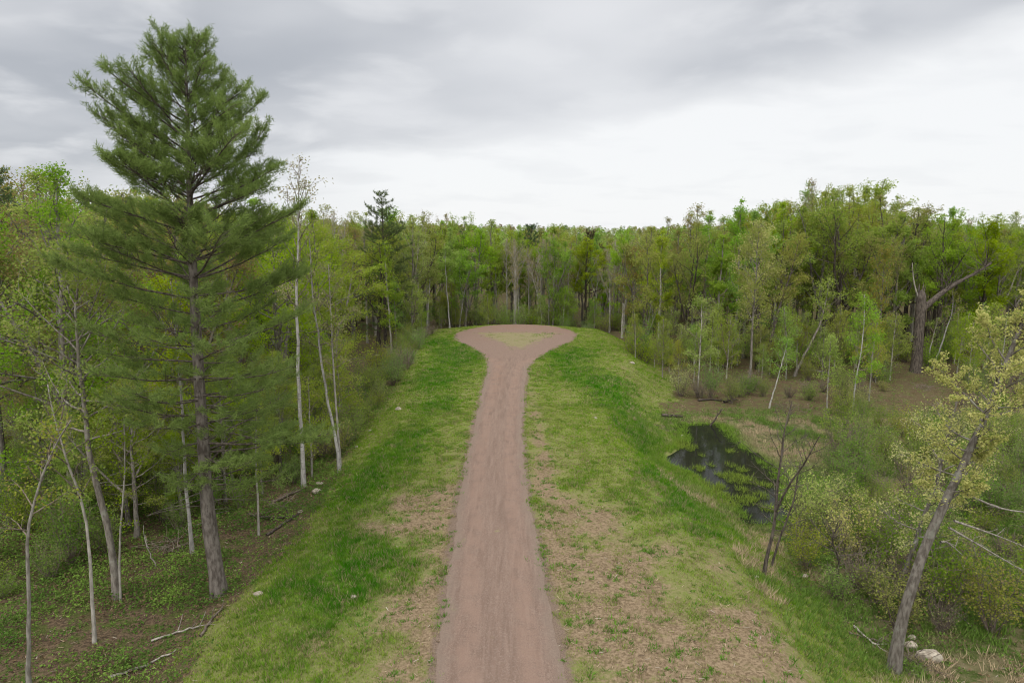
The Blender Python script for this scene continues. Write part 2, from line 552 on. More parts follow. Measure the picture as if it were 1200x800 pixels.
def road_mat():
    m, T, out = new_mat('red_brown_gravel')
    geo = T.new('ShaderNodeNewGeometry')
    P = geo.outputs['Position']
    lat = T.attr('lat').outputs['Fac']; isl = T.attr('island').outputs['Fac']; red = T.attr('red').outputs['Fac']
    pad = T.attr('pad').outputs['Fac']; npad = T.math('SUBTRACT', 1.0, pad)
    stv = T.scale(P, (1, 0.10, 1))
    n_str = T.noise(stv, 3.2, 3.0, 0.6)
    n_str2 = T.noise(T.scale(P, (1, 0.07, 1)), 7.0, 2.0, 0.6)
    n_mid = T.noise(P, 1.1, 4.0, 0.6)
    n_fin = T.noise(P, 14.0, 3.0, 0.65)
    n_gr = T.noise(P, 45.0, 2.0, 0.7)
    c = T.mix(T.ramp(n_gr, 0.3, 0.7), (0.108, 0.072, 0.055), (0.20, 0.143, 0.113))
    c = T.mix(T.math('MULTIPLY', T.ramp(n_fin, 0.52, 0.7), 0.45), c, (0.205, 0.16, 0.13))
    c = T.mix(T.math('MULTIPLY', npad, T.math('MULTIPLY', T.ramp(n_str, 0.45, 0.65), 0.5)), c, (0.112, 0.077, 0.060))
    c = T.mix(T.math('MULTIPLY', npad, T.math('MULTIPLY', T.ramp(n_str2, 0.5, 0.66), 0.25)), c, (0.225, 0.165, 0.132))
    vor = T.new('ShaderNodeTexVoronoi'); T.link(P, vor.inputs['Vector']); vor.inputs['Scale'].default_value = 30.0
    hs = T.new('ShaderNodeSeparateColor'); T.link(vor.outputs['Color'], hs.inputs[0])
    c = T.mix(T.math('MULTIPLY', T.ramp(hs.outputs[0], 0.78, 0.88), 0.25), c, (0.25, 0.205, 0.175))
    c = T.mix(T.math('MULTIPLY', T.ramp(hs.outputs[1], 0.75, 0.88), 0.22), c, (0.075, 0.052, 0.042))
    # two packed wheel tracks
    al = T.math('ABSOLUTE', lat)
    trk = T.math('MULTIPLY', T.ramp(al, 0.22, 0.42), T.math('SUBTRACT', 1.0, T.ramp(al, 0.58, 0.8)))
    c = T.mix(T.math('MULTIPLY', trk, T.math('MULTIPLY', T.ramp(n_mid, 0.3, 0.6), 0.6)), c, (0.188, 0.128, 0.099))
    # looser grey gravel at the rims and on the crown
    rimm = T.math('MULTIPLY', T.ramp(T.math('ADD', al, T.math('MULTIPLY', T.math('SUBTRACT', n_mid, 0.5), 0.5)), 0.7, 0.95), 0.6)
    c = T.mix(rimm, c, T.mix(n_fin, (0.112, 0.085, 0.067), (0.20, 0.157, 0.125)))
    c = T.mix(T.math('MULTIPLY', red, T.math('MULTIPLY', T.ramp(n_mid, 0.35, 0.6), 0.6)), c, (0.168, 0.105, 0.074))
    ism = T.ramp(T.math('ADD', isl, T.math('MULTIPLY', T.math('SUBTRACT', n_mid, 0.5), 2.0)), 0.3, 0.65)
    c = T.mix(T.math('MULTIPLY', ism, 0.7), c, T.mix(T.ramp(n_fin, 0.35, 0.65), (0.105, 0.125, 0.036), (0.23, 0.185, 0.11)))
    b = T.new('ShaderNodeBsdfPrincipled')
    T.link(c, b.inputs['Base Color']); b.inputs['Roughness'].default_value = 0.92
    b.inputs['Specular IOR Level'].default_value = 0.04
    bp = T.new('ShaderNodeBump'); bp.inputs['Strength'].default_value = 0.6; bp.inputs['Distance'].default_value = 0.03
    T.link(T.math('ADD', T.math('ADD', n_fin, n_gr), T.math('MULTIPLY', n_str, 1.5)), bp.inputs['Height'])
    T.link(bp.outputs[0], b.inputs['Normal'])
    T.link(b.outputs[0], out.inputs[0])
    return m


def water_mat():
    m, T, out = new_mat('dark_pond_water')
    b = T.new('ShaderNodeBsdfPrincipled')
    b.inputs['Base Color'].default_value = (0.010, 0.011, 0.008, 1)
    b.inputs['Roughness'].default_value = 0.04
    b.inputs['IOR'].default_value = 1.33
    b.inputs['Specular IOR Level'].default_value = 0.16
    tc = T.new('ShaderNodeNewGeometry')
    n = T.noise(tc.outputs['Position'], 1.6, 2.0)
    bp = T.new('ShaderNodeBump'); bp.inputs['Strength'].default_value = 0.06; bp.inputs['Distance'].default_value = 0.05
    T.link(n, bp.inputs['Height']); T.link(bp.outputs[0], b.inputs['Normal'])
    T.link(b.outputs[0], out.inputs[0])
    return m


# ------------------------------------------------------------------ the lie of the land
# edges of the gravel track and its turnaround, measured in metres
L_PX = [(503, 860), (510, 800), (522, 700), (535, 600), (545, 550), (555, 500), (566, 455), (573, 430), (571, 421), (563, 412),
        (551, 405), (539, 400), (532, 395), (536, 390), (550, 385), (572, 381.5), (600, 379.5)]
R_PX = [(680, 860), (665, 800), (643, 700), (621, 600), (615, 550), (612, 500), (615, 455), (619, 430), (625, 423), (635, 416),
        (648, 409), (662, 402), (673, 396), (676, 391), (668, 386), (650, 382), (622, 379.5)]
LW = np.array([at(*p)[:2] for p in L_PX]); RW = np.array([at(*p)[:2] for p in R_PX])


def road_edges(y):
    y = np.asarray(y, float)
    l = np.interp(y, LW[:, 1], LW[:, 0]); r = np.interp(y, RW[:, 1], RW[:, 0])
    # behind the camera the track runs on straight
    l = np.where(y < LW[0, 1], LW[0, 0], l); r = np.where(y < RW[0, 1], RW[0, 0], r)
    return l, r


def road_dist(x, y):
    """metres outside the track, negative on it"""
    l, r = road_edges(y)
    d = np.maximum(l - x, x - r)
    return np.where(y > LW[-1, 1], np.maximum(d, y - LW[-1, 1]), d)


STRAW = [(5, 18.5, 4.5, 6.0, 1.1), (3.6, 24, 2.4, 4.5, 1.0), (9.5, 19.5, 3.0, 4.0, 0.9), (2.0, 30, 1.0, 6.0, 0.75), (1.7, 40, 0.6, 9, 0.6),
         (8.0, 27.3, 1.5, 2.0, 0.75), (7.4, 34, 0.8, 3.5, 0.5), (4.3, 31, 1.2, 2.0, 0.35), (1.6, 52, 0.6, 9, 0.5),
         (-2.9, 26, 1.0, 9, 0.85), (-2.3, 40, 0.7, 9, 0.7), (-5.2, 31, 1.4, 3.0, 0.95), (-3.6, 31, 1.2, 3.0, 0.7),
         (-3.7, 21.5, 1.6, 3.0, 0.55), (-6.6, 30, 0.7, 1.3, 0.5), (-1.7, 56, 0.6, 10, 0.6), (-3.2, 33, 2.0, 14, 0.28), (3.0, 34, 2.2, 12, 0.28), (-5.2, 75, 1.5, 4, 0.3), (-6.3, 20, 0.6, 0.8, 0.5),
         (11.5, 66, 1.4, 4, 0.4), (-7.5, 93, 3.0, 2.0, 0.4)]
LUSH = [(-8.0, 36, 2.0, 8, 0.6), (-8.5, 84, 3.0, 8, 0.6), (8.5, 57, 2.5, 8, 0.6), (-7.5, 62, 2.5, 10, 0.5), (6.5, 75, 3.5, 7, 0.45), (9.2, 45, 1.8, 9, 0.8), (5.5, 66, 3.0, 10, 0.6), (9, 32, 2.2, 4, 0.6), (-5.5, 74, 3.0, 6, 0.9), (-6.8, 23, 2.2, 6, 0.7),
        (-6.5, 45, 1.6, 9, 0.5), (3.0, 27.5, 0.5, 1.4, 0.3), (5.0, 88, 3.0, 5.0, 0.4), (-4.8, 52, 1.5, 8, 0.35)]


def blobs(x, y, B):
    s = np.zeros(np.shape(x))
    for cx, cy, rx, ry, w in B:
        s = s + w * np.exp(-(((x - cx) / rx) ** 2 + ((y - cy) / ry) ** 2))
    return s


def masks(x, y):
    s = bank(x, y)
    edge = (fbm(x, y, 0.35, 4.0, 3) - 0.5) * 3.0
    onleft = x < -5
    lim = np.where(onleft, 1.9, 4.6)
    g = smooth(1.4, -0.8, s - lim + edge)
    g = g * smooth(112, 103, y + edge)
    straw = np.clip(blobs(x, y, STRAW) * (0.45 + 1.0 * smooth(0.25, 0.75, fbm(x, y, 0.6, 33.0, 4))), 0, 1.0) * smooth(2.5, 0.0, s)
    lush = np.clip(blobs(x, y, LUSH) + (fbm(x, y, 0.16, 9.0, 3) - 0.5) * 0.9, 0, 1)
    wet = smooth(7, 11, x) * smooth(60, 53, y + edge) * (1 - g * 0.3)
    brown = smooth(5, 12, x) * smooth(52, 60, y + edge) * smooth(110, 92, y)
    grav = smooth(0.8, -0.1, road_dist(x, y)) * 0.9
    return g, straw, lush, wet, brown, grav


def build_ground():
    def axis(a, b, step, ext, ratio):
        mid = np.arange(a, b + 1e-6, step)
        up = [b]; st = step
        while up[-1] < ext[1]:
            st *= ratio; up.append(up[-1] + st)
        dn = [a]; st = step
        while dn[-1] > ext[0]:
            st *= ratio; dn.append(dn[-1] - st)
        return np.concatenate([np.array(dn[:0:-1]), mid, np.array(up[1:])])
    X = axis(-26, 30, 0.4, (-2600, 2600), 1.13)
    Yv = axis(12, 108, 0.4, (-300, 3200), 1.12)
    gx, gy = np.meshgrid(X, Yv)
    z = H(gx, gy)
    nx, ny = len(X), len(Yv)
    V = np.stack([gx, gy, z], -1).reshape(-1, 3)
    i = np.arange(ny - 1)[:, None] * nx; j = np.arange(nx - 1)[None]
    Q = np.stack([i + j, i + j + 1, i + nx + j + 1, i + nx + j], -1).reshape(-1, 4)
    me = mesh_arrays('ground', V, Q, smooth_sh=True)
    g, s, k, wv, br, gv = masks(V[:, 0], V[:, 1])
    for nme, v in (('grass', g), ('straw', s), ('lush', k), ('wet', wv), ('brown', br), ('gravel', gv)):
        float_attr(me, v, nme)
    tag(obj('ground', me, ground_mat()), kind='structure')


def build_road():
    rng = np.random.default_rng(21)
    ys = np.concatenate([np.arange(-30, 14, 1.0), np.arange(14, 60, 0.16), np.arange(60, LW[-1, 1] + 0.01, 0.2)])
    l, r = road_edges(ys)
    k = 25
    amp = np.clip(0.16 * (ys > 0), 0, 0.3)
    l = l + (fbm(ys * 0, ys, 0.5, 31.0, 3) - 0.5) * 0.45 + (fbm(ys * 0, ys, 4.0, 35.0, 2) - 0.5) * 0.10
    r = r + (fbm(ys * 0, ys, 0.5, 51.0, 3) - 0.5) * 0.45 + (fbm(ys * 0, ys, 4.0, 55.0, 2) - 0.5) * 0.10
    wide = smooth(72, 78, ys)
    l = l + wide * (fbm(ys * 0, ys, 0.45, 61.0, 3) - 0.5) * 2.2; r = r + wide * (fbm(ys * 0, ys, 0.45, 67.0, 3) - 0.5) * 2.2
    r = np.maximum(r, l + 0.05)
    t = np.linspace(0, 1, k)
    x = l[:, None] + (r - l)[:, None] * t[None]
    y = np.repeat(ys[:, None], k, 1)
    lat = np.repeat((t * 2 - 1)[None], len(ys), 0)
    crown = 0.035 * (1 - np.abs(lat) ** 3)
    ruts = -0.012 * np.exp(-((np.abs(lat) - 0.5) / 0.14) ** 2)
    z = H(x, y) + 0.008 + crown + ruts + 0.004
    V = np.stack([x, y, z], -1).reshape(-1, 3)
    i = np.arange(len(ys) - 1)[:, None] * k; j = np.arange(k - 1)[None]
    Q = np.stack([i + j, i + j + 1, i + k + j + 1, i + k + j], -1).reshape(-1, 4)
    me = mesh_arrays('road', V, Q, smooth_sh=True)
    lat = lat * np.clip((74 - y) / 6, 0, 1)
    float_attr(me, lat.reshape(-1), 'lat')
    tri = np.array([at(*p)[:2] for p in ((562, 390), (650, 390), (607, 409))])
    isl = smooth(2.0, -2.0, poly_sd(V[:, 0], V[:, 1], tri)) * 0.95
    float_attr(me, isl, 'island')
    float_attr(me, smooth(70, 78, V[:, 1]), 'pad')
    float_attr(me, smooth(86, 95, V[:, 1]) + 0.8 * blobs(V[:, 0], V[:, 1], [(-1.2, 62, 0.6, 9, 0.7), (-4, 86, 2, 3, 0.6)]), 'red')
    tag(obj('road', me, road_mat()), kind='structure')


def build_pond():
    c = POND.mean(0)
    rows = np.arange(POND[:, 1].min() - 1.2, POND[:, 1].max() + 1.2, 0.5)
    cols = np.arange(POND[:, 0].min() - 1.2, POND[:, 0].max() + 1.2, 0.5)
    gx, gy = np.meshgrid(cols, rows)
    nx = len(cols)
    V = np.stack([gx, gy, np.full(gx.shape, -2.25)], -1).reshape(-1, 3)
    i = np.arange(len(rows) - 1)[:, None] * nx; j = np.arange(nx - 1)[None]
    Q = np.stack([i + j, i + j + 1, i + nx + j + 1, i + nx + j], -1).reshape(-1, 4)
    cen = V[Q].mean(1)
    Q = Q[poly_sd(cen[:, 0], cen[:, 1], POND) < 0.9]
    used, inv = np.unique(Q, return_inverse=True)
    me = mesh_arrays('pond_water', V[used], inv.reshape(-1, 4))
    tag(obj('pond_water', me, water_mat()), kind='structure')


build_ground()
build_road()
build_pond()


# ------------------------------------------------------------------ trees
def resample(path, n):
    path = np.asarray(path, float)
    d = np.r_[0, np.cumsum(np.linalg.norm(np.diff(path, axis=0), axis=1))]
    t = np.linspace(0, d[-1], n)
    if len(path) == 2:
        return np.stack([np.interp(t, d, path[:, k]) for k in range(3)], 1)
    out = np.stack([np.interp(t, d, path[:, k]) for k in range(3)], 1)
    for _ in range(2):
        out[1:-1] = 0.25 * out[:-2] + 0.5 * out[1:-1] + 0.25 * out[2:]
    return out


def grow(rng, start, d0, length, n, bend=0.25, jit=0.12):
    """a branch as a polyline that bends upward (bend > 0) or droops"""
    pts = [np.array(start)]; d = unit(np.array(d0, float))
    st = length / (n - 1)
    for _ in range(n - 1):
        d = unit(d + np.array([0, 0, bend / (n - 1)]) + rng.normal(size=3) * jit)
        pts.append(pts[-1] + d * st)
    return np.array(pts)


def gen_tree(seed, path, r0, r1=0.02, cb=0.35, R=None, nb=26, e0=15, e1=65, sub=7, N=8000, leaf=0.15, sig=0.22, bend=0.4,
             up=0.4, sides=8, sec_r=0.010, flare=1.0, forks=0, droop=0.0, bare_tip=0.0, asp=0.62, thick=1.0):
    """trunk, branchwork and crown of separate leaves; forks adds leaders that leave the trunk and rise beside it"""
    rng = np.random.default_rng(seed)
    S = Shape(); B = Shape()
    path = np.asarray(path, float)
    tr = resample(path, 14)
    tr[1:-1, :2] += rng.normal(size=(12, 2)) * r0 * 0.25
    tt = np.linspace(0, 1, 14)
    rad = r0 * (1 - tt) ** 0.85 + r1
    rad[0] *= 1.0 + 0.45 * flare
    rad[1] *= 1.0 + 0.08 * flare
    tr[0, 2] -= 0.35
    S.tube(tr, rad, sides, 0.07, rng)
    Ht = path[-1, 2] - path[0, 2]
    if R is None:
        R = lambda t: 0.2 * Ht * np.sqrt(np.clip(np.sin(np.pi * (0.12 + 0.86 * t)), 0, 1))
    stems = [(tr, rad, cb, nb, 1.0)]
    fa = rng.uniform(0, 6.28)
    for f in range(forks):
        t0 = rng.uniform(max(0.15, cb - 0.05), cb + 0.2)
        p = np.array([np.interp(t0, tt, tr[:, k]) for k in range(3)])
        fa += 6.283 / forks + rng.uniform(-0.5, 0.5)
        el = RAD(rng.uniform(48, 68))
        L = (Ht - p[2]) * rng.uniform(0.72, 1.02)
        g = grow(rng, p, np.array([math.cos(fa) * math.cos(el), math.sin(fa) * math.cos(el), math.sin(el)]), L, 10, 0.75, 0.06)
        r = np.interp(t0, tt, rad) * 0.7
        rr = r * (1 - np.linspace(0, 1, 10)) ** 0.85 + r1 * 0.8
        B.tube(g, rr, 6, 0.05, rng)
        stems.append((g, rr, 0.18, max(8, int(nb * 0.6)), 0.75))
    tw = []; wt = []
    az = rng.uniform(0, 6.28)
    for (sp, sr, scb, snb, sR) in stems:
        ts = np.linspace(0, 1, len(sp))
        for i in range(snb):
            u = (i + rng.uniform(0, 1)) / snb
            t = scb + (1 - scb) * 0.985 * u
            p = np.array([np.interp(t, ts, sp[:, k]) for k in range(3)])
            az += 2.4 + rng.uniform(-0.8, 0.8)
            el = RAD(e0 + (e1 - e0) * u + rng.uniform(-16, 16))
            L = R(u) * sR * rng.uniform(0.5, 1.3)
            if L < 0.15: continue
            d = np.array([math.cos(az) * math.cos(el), math.sin(az) * math.cos(el), math.sin(el)])
            b = grow(rng, p, d, L, 7, bend - droop * (1 - u), 0.13)
            rr = max(0.011, min(np.interp(t, ts, sr) * 0.45, 0.012 + L * 0.012)) * thick
            B.tube(b, rr * (1 - np.linspace(0, 1, 7)) ** 0.8 + sec_r * 0.7, 5)
            ns = max(2, int(sub * rng.uniform(0.7, 1.3)))
            dens = rng.uniform(0.12, 1.4)
            for k in range(ns):
                s = rng.uniform(0.22, 1.0) ** 0.8
                q = np.array([np.interp(s, np.linspace(0, 1, 7), b[:, m]) for m in range(3)])
                dd = unit(b[min(6, int(s * 6) + 1)] - b[min(5, int(s * 6))])
                side = unit(np.cross(dd, rng.normal(size=3)) * np.array([1, 1, 0.7]))
                d2 = unit(dd * rng.uniform(0.4, 1.0) + side * rng.uniform(0.6, 1.0))
                L2 = L * 0.42 * (1.15 - s * 0.6) * rng.uniform(0.6, 1.25) + 0.12
                c = grow(rng, q, d2, L2, 5, bend * 0.7, 0.16)
                B.tube(c, np.linspace(sec_r, sec_r * 0.45, 5), 3)
                tt2 = np.linspace(0.25, 1.05, 6)
                pts = np.stack([np.interp(tt2, np.linspace(0, 1, 5), c[:, m]) for m in range(3)], 1)
                tw.append(pts); wt.append(np.full(6, dens * rng.uniform(0.4, 1.2) * L2 ** 1.1) * (1 - bare_tip * u * (rng.random() < 0.7)))
            tw.append(b[4:]); wt.append(np.full(3, 0.6 * dens * min(1.0, (L / 2.2) ** 1.3)) * (1 - bare_tip * u))
    me_t = S.mesh('trunk'); me_b = B.mesh('branchwork')
    tw = np.concatenate(tw); wt = np.concatenate(wt)
    me_c = None
    if N:
        idx = rng.choice(len(tw), N, p=wt / wt.sum())
        C = tw[idx] + rng.normal(size=(N, 3)) * np.array([sig, sig, sig * 0.7])
        V, Q = leaf_verts(rng, C, np.full(N, leaf), up, asp)
        me_c = mesh_arrays('crown', V, Q)
    return me_t, me_c, me_b


def needle_tufts(rng, P, D, L, K, w, spread=0.9):
    """bunches of needles: K thin blades at each point P along direction D"""
    n = len(P)
    Pk = np.repeat(P, K, 0); Dk = np.repeat(D, K, 0)
    d = unit(Dk * 0.6 + rng.normal(size=(n * K, 3)) * spread * 0.68)
    Ls = L * rng.uniform(0.7, 1.25, n * K)[:, None]
    side = unit(np.cross(d, rng.normal(size=(n * K, 3)))) * w * 0.5
    b = Pk + rng.normal(size=(n * K, 3)) * 0.05
    V = np.stack([b - side, b + side, b + d * Ls], 1).reshape(-1, 3)
    return V, np.arange(3 * n * K).reshape(-1, 3)


def gen_pine(seed, path, r0, prof, s_in=0.22, whorl=0.62, z_live=3.0, nbr=5, K=7, L=0.15, w=0.022, dens=1.0, e_low=-6, e_top=55, sub_step=0.26,
             stubs=14, asym=None, tuft_step=0.13, tw_len=0.34):
    """white pine: whorls of long level limbs carrying flat plumes of needles; prof(z) gives the limb length"""
    rng = np.random.default_rng(seed)
    S = Shape(); B = Shape()
    path = np.asarray(path, float)
    tr = resample(path, 22)
    Ht = path[-1, 2]
    tr[0, 2] -= 0.3
    tt = np.linspace(0, 1, 22)
    rad = r0 * (1 - tt) ** 0.8 + 0.012
    rad[0] *= 1.35
    S.tube(tr, rad, 10, 0.06, rng)
    at_z = lambda z: np.array([np.interp(z, tr[:, 2], tr[:, 0]), np.interp(z, tr[:, 2], tr[:, 1]), z])
    P = []; D = []
    z = z_live
    while z < Ht - 0.25:
        u = (z - z_live) / (Ht - z_live)
        n = nbr + rng.integers(-1, 2)
        a0 = rng.uniform(0, 6.28)
        for k in range(n):
            az = a0 + 6.283 * k / n + rng.uniform(-0.3, 0.3)
            Lb = prof(z) * (rng.uniform(0.6, 1.1) if rng.random() < 0.85 else rng.uniform(1.1, 1.22))
            if asym is not None:
                Lb *= asym(z, az)
            if Lb < 0.25: continue
            el = RAD(e_low + (e_top - e_low) * u ** 1.5 + rng.uniform(-7, 7))
            d = np.array([math.cos(az) * math.cos(el), math.sin(az) * math.cos(el), math.sin(el)])
            b = grow(rng, at_z(z + rng.uniform(-0.12, 0.12)), d, Lb, 9, 0.28 - 0.12 * (1 - u), 0.045)
            rb = 0.009 + 0.007 * Lb
            B.tube(b, rb * (1 - np.linspace(0, 1, 9)) ** 0.8 + 0.006, 5)
            # plume: side twigs on both sides, roughly level
            s0 = s_in if u < 0.7 else s_in * 0.6
            nn = max(3, int(Lb * (1 - s0) / sub_step * dens * (0.66 if u < 0.38 else 1.0)))
            for q in range(nn):
                s = s0 + (1 - s0) * (q + rng.random()) / nn
                p = np.array([np.interp(s, np.linspace(0, 1, 9), b[:, m]) for m in range(3)])
                i = min(7, int(s * 8))
                dd = unit(b[i + 1] - b[i])
                sd = unit(np.cross(dd, np.array([0, 0, 1.0]))) * (1 if (q % 2) else -1)
                d2 = unit(dd * rng.uniform(0.25, 1.0) + sd * rng.uniform(0.3, 1.0) + np.array([0, 0, rng.uniform(-0.05, 0.30)]))
                l2 = (0.30 + Lb * tw_len * (1 - s) ** 0.7 * (0.4 + s)) * rng.uniform(0.7, 1.3)
                l2 = min(l2, 1.25)
                c = grow(rng, p, d2, l2, 4, 0.22, 0.1)
                B.tube(c, np.linspace(0.011, 0.005, 4), 3)
                m = max(3, int(l2 / tuft_step))
                ts = np.linspace(0.42, 1.0, m)
                P.append(np.stack([np.interp(ts, np.linspace(0, 1, 4), c[:, x]) for x in range(3)], 1))
                D.append(np.repeat(unit(c[-1] - c[0])[None] + np.array([[0, 0, 0.25]]), m, 0))
        z += whorl * rng.uniform(0.6, 1.35) * (0.62 + 0.35 * (1 - u))
    # leader
    P.append(tr[-5:]); D.append(np.repeat(np.array([[0, 0, 1.0]]), 5, 0))
    # dead stubs and thin bare boughs below the live crown
    for _ in range(stubs):
        zz = rng.uniform(2.6, max(3.2, z_live + 4.0))
        az = rng.uniform(0, 6.28); Lb = rng.uniform(0.4, 2.6)
        b = grow(rng, at_z(zz), np.array([math.cos(az), math.sin(az), rng.uniform(-0.2, 0.15)]), Lb, 5, -0.15, 0.08)
        S.tube(b, np.linspace(0.022, 0.006, 5), 4)
    P = np.concatenate(P); D = unit(np.concatenate(D))
    V, T = needle_tufts(rng, P, D, L, K, w)
    return S.mesh('trunk'), mesh_arrays('crown', V, tris=T), B.mesh('branchwork')


def place(name, meshes, bark, leafm, loc, label, cat='tree', group=None, rz=0.0, sc=None, crown_name='crown', trunk_name='trunk'):
    e = empty(name, loc, rz, sc)
    tag(e, label, cat, group)
    obj(trunk_name, meshes[0], M[bark], e)
    if meshes[1] is not None:
        obj(crown_name, meshes[1], M[leafm], e)
    if len(meshes) > 2 and meshes[2] is not None:
        obj('branchwork', meshes[2], M[BRANCH_BARK.get(bark, bark)], e)
    return e


BRANCH_BARK = {'bark_birch': 'twig', 'bark_grey': 'twig', 'bark_pine': 'bark_dark'}


def px_path(pts, base):
    """trunk path through photograph points, standing in the upright plane at the base's distance; relative to the base"""
    return np.array([[0, 0, 0]] + [list(plane_pt(px, py, base[1]) - base) for px, py in pts])


# --- the great white pine
def big_pine():
    b = gpt(257, 697)
    path = px_path([(243, 600), (232, 420), (225, 300), (221, 200), (219, 110), (217, 46)], b)
    Ht = path[-1][2]
    zs = np.array([0.0, 0.19, 0.28, 0.38, 0.50, 0.60, 0.70, 0.78, 0.86, 0.92, 0.97, 1.0]) * Ht
    rs = np.array([1.4, 2.1, 2.9, 3.6, 3.95, 4.0, 3.8, 3.3, 2.5, 1.7, 0.9, 0.3])
    prof = lambda z: float(np.interp(z, zs, rs))

    def asym(z, az):
        f = 1.0
        if z < 0.34 * Ht:                    # the low boughs are on the right and far side
            f *= 1.35 if math.cos(az) > -0.2 else 0.6
            f *= 0.7 if math.sin(az) < -0.5 else 1.0
        return f
    me = gen_pine(11, path, 0.285, prof, s_in=0.34, whorl=0.66, z_live=0.22 * Ht, nbr=5, K=11, L=0.17, w=0.023, asym=asym, e_low=-2, e_top=40,
                  sub_step=0.125, stubs=30, tuft_step=0.10, tw_len=0.50)
    place('pine_tree', me, 'bark_pine', 'needle', b, 'tallest pine, long tiered green boughs, bare grey lower trunk at the grass edge')


def second_pine():
    b = gpt(452, 408)
    path = px_path([(450, 300), (447, 226)], b)
    Ht = path[-1][2]
    zs = np.array([0, 0.2, 0.45, 0.62, 0.75, 0.88, 1.0]) * Ht
    rs = np.array([3.0, 4.2, 4.7, 4.1, 2.6, 2.0, 0.7])
    me = gen_pine(12, path, 0.25, lambda z: float(np.interp(z, zs, rs)), whorl=1.3, z_live=0.12 * Ht, nbr=5, K=8, L=0.30, w=0.055,
                  sub_step=0.30, stubs=4, tuft_step=0.2, e_low=-2, e_top=40)
    place('pine_tree', me, 'bark_dark', 'needle_mid', b, 'mid-sized dark pine with sparse spiky top, left of the turnaround')


def far_pines():
    for seed, (px, py, top), leafm, lab in ((13, (622, 352, 266), 'needle_dark', 'dark green rounded pine in the far wood behind the turnaround'),
                                          (14, (692, 352, 271), 'needle_brown', 'dull brownish dark conifer in the far wood right of the turnaround')):
        Y = 128.0
        d = ray(px, 268); t = Y / d[1]
        x = d[0] * t
        b = np.array([x, Y, hz(x, Y)])
        tp = plane_pt(px, top, Y)
        Ht = tp[2] - b[2]
        zs = np.array([0, 0.35, 0.6, 0.8, 0.95, 1.0]) * Ht
        rs = np.array([1.5, 2.8, 3.2, 2.5, 1.4, 0.5])
        me = gen_pine(seed, [(0, 0, 0), (0.1, 0, Ht)], 0.2, lambda z: float(np.interp(z, zs, rs)), whorl=1.1, z_live=0.3 * Ht, nbr=6, K=6, L=0.34,
                      w=0.07, sub_step=0.4, stubs=0, tuft_step=0.26, e_low=0, e_top=45)
        place('pine_tree', me, 'bark_dark', leafm, b, lab)
    # dark conifer that just enters at the left edge
    x, Y = -33.4, 45.0
    b = np.array([x, Y, hz(x, Y)])
    Ht = plane_pt(-5, 195, Y)[2] - b[2]
    zs = np.array([0, 0.3, 0.6, 0.85, 1.0]) * Ht
    rs = np.array([3.0, 3.6, 2.9, 1.6, 0.3])
    me = gen_pine(15, [(0, 0, 0), (0.1, 0, Ht)], 0.25, lambda z: float(np.interp(z, zs, rs)), whorl=0.8, z_live=0.2 * Ht, nbr=5, K=6, L=0.22,
                  w=0.04, sub_step=0.3, stubs=0, tuft_step=0.2, e_low=-12, e_top=35)
    place('pine_tree', me, 'bark_dark', 'needle_dark', b, 'dark drooping conifer at the far left edge of the wood')


big_pine()
second_pine()
far_pines()


# --- trees that can be told apart
def hero(name, base, pts, label, bark, leafm, r0, seed, **kw):
    b = gpt(*base)
    path = px_path(pts, b)
    path[1:, 1] += np.random.default_rng(seed).normal(size=len(path) - 1) * 0.15
    me = gen_tree(seed, path, r0 * 0.69, **kw)
    return place(name, me, bark, leafm, b, label, group=None)


def crownR(r, low=0.5, peak=0.4):
    return lambda t: r * (low + (1 - low) * t / peak if t < peak else max(0.1, 1 - ((t - peak) / (1 - peak)) ** 1.6 * 0.9))


# left wood edge
hero('birch_tree', (34, 806), [(36, 690), (40, 600), (47, 560), (62, 515), (84, 492)],
     'thin pale crooked birch stem nearest the bottom left corner', 'bark_grey', 'olive', 0.075, 101,
     cb=0.55, R=crownR(1.6), nb=14, sub=4, N=450, leaf=0.10, sig=0.16, e0=25, e1=50)
hero('birch_tree', (110, 752), [(104, 660), (94, 600), (82, 560), (70, 505), (58, 450)],
     'slender leaning grey stem between two thicker trunks at lower left', 'bark_grey', 'olive', 0.07, 102,
     cb=0.5, R=crownR(1.8), nb=16, sub=4, N=900, leaf=0.10, sig=0.18, e0=25, e1=55)
hero('oak_tree', (137, 700), [(126, 620), (112, 550), (99, 490), (92, 400), (88, 300)],
     'grey leaning oak trunk with olive tufted leaves, left of the tall pine', 'bark', 'olive', 0.20, 103,
     cb=0.48, R=crownR(4.2), nb=26, sub=7, N=5200, leaf=0.12, sig=0.25, e0=10, e1=60)
hero('birch_tree', (141, 705), [(138, 640), (145, 560), (147, 480)],
     'thin straight sapling stem right beside the leaning grey oak', 'bark_grey', 'maple', 0.035, 104,
     cb=0.4, R=crownR(1.2), nb=14, sub=4, N=700, leaf=0.09, sig=0.15)
hero('birch_tree', (226, 650), [(219, 590), (213, 540), (208, 440), (200, 330)],
     'speckled pale birch trunk standing just behind the tall pine', 'bark_birch', 'maple', 0.10, 105,
     cb=0.5, R=crownR(2.2), nb=20, sub=6, N=3500, leaf=0.10, sig=0.2)
hero('aspen_tree', (303, 627), [(301, 585), (299, 540), (300, 480)],
     'short thin grey stem right of the tall pine trunk', 'bark_grey', 'maple', 0.05, 106,
     cb=0.45, R=crownR(1.4), nb=14, sub=5, N=1200, leaf=0.10, sig=0.18)
hero('birch_tree', (356, 570), [(353, 500), (350, 420), (348, 330), (348, 250), (352, 188)],
     'tall straight white birch with thin open top, right of the tall pine', 'bark_birch', 'bud', 0.15, 107,
     cb=0.52, R=crownR(2.6, 0.6), nb=24, sub=6, N=1500, leaf=0.12, sig=0.2, e0=25, e1=65, bare_tip=0.5)
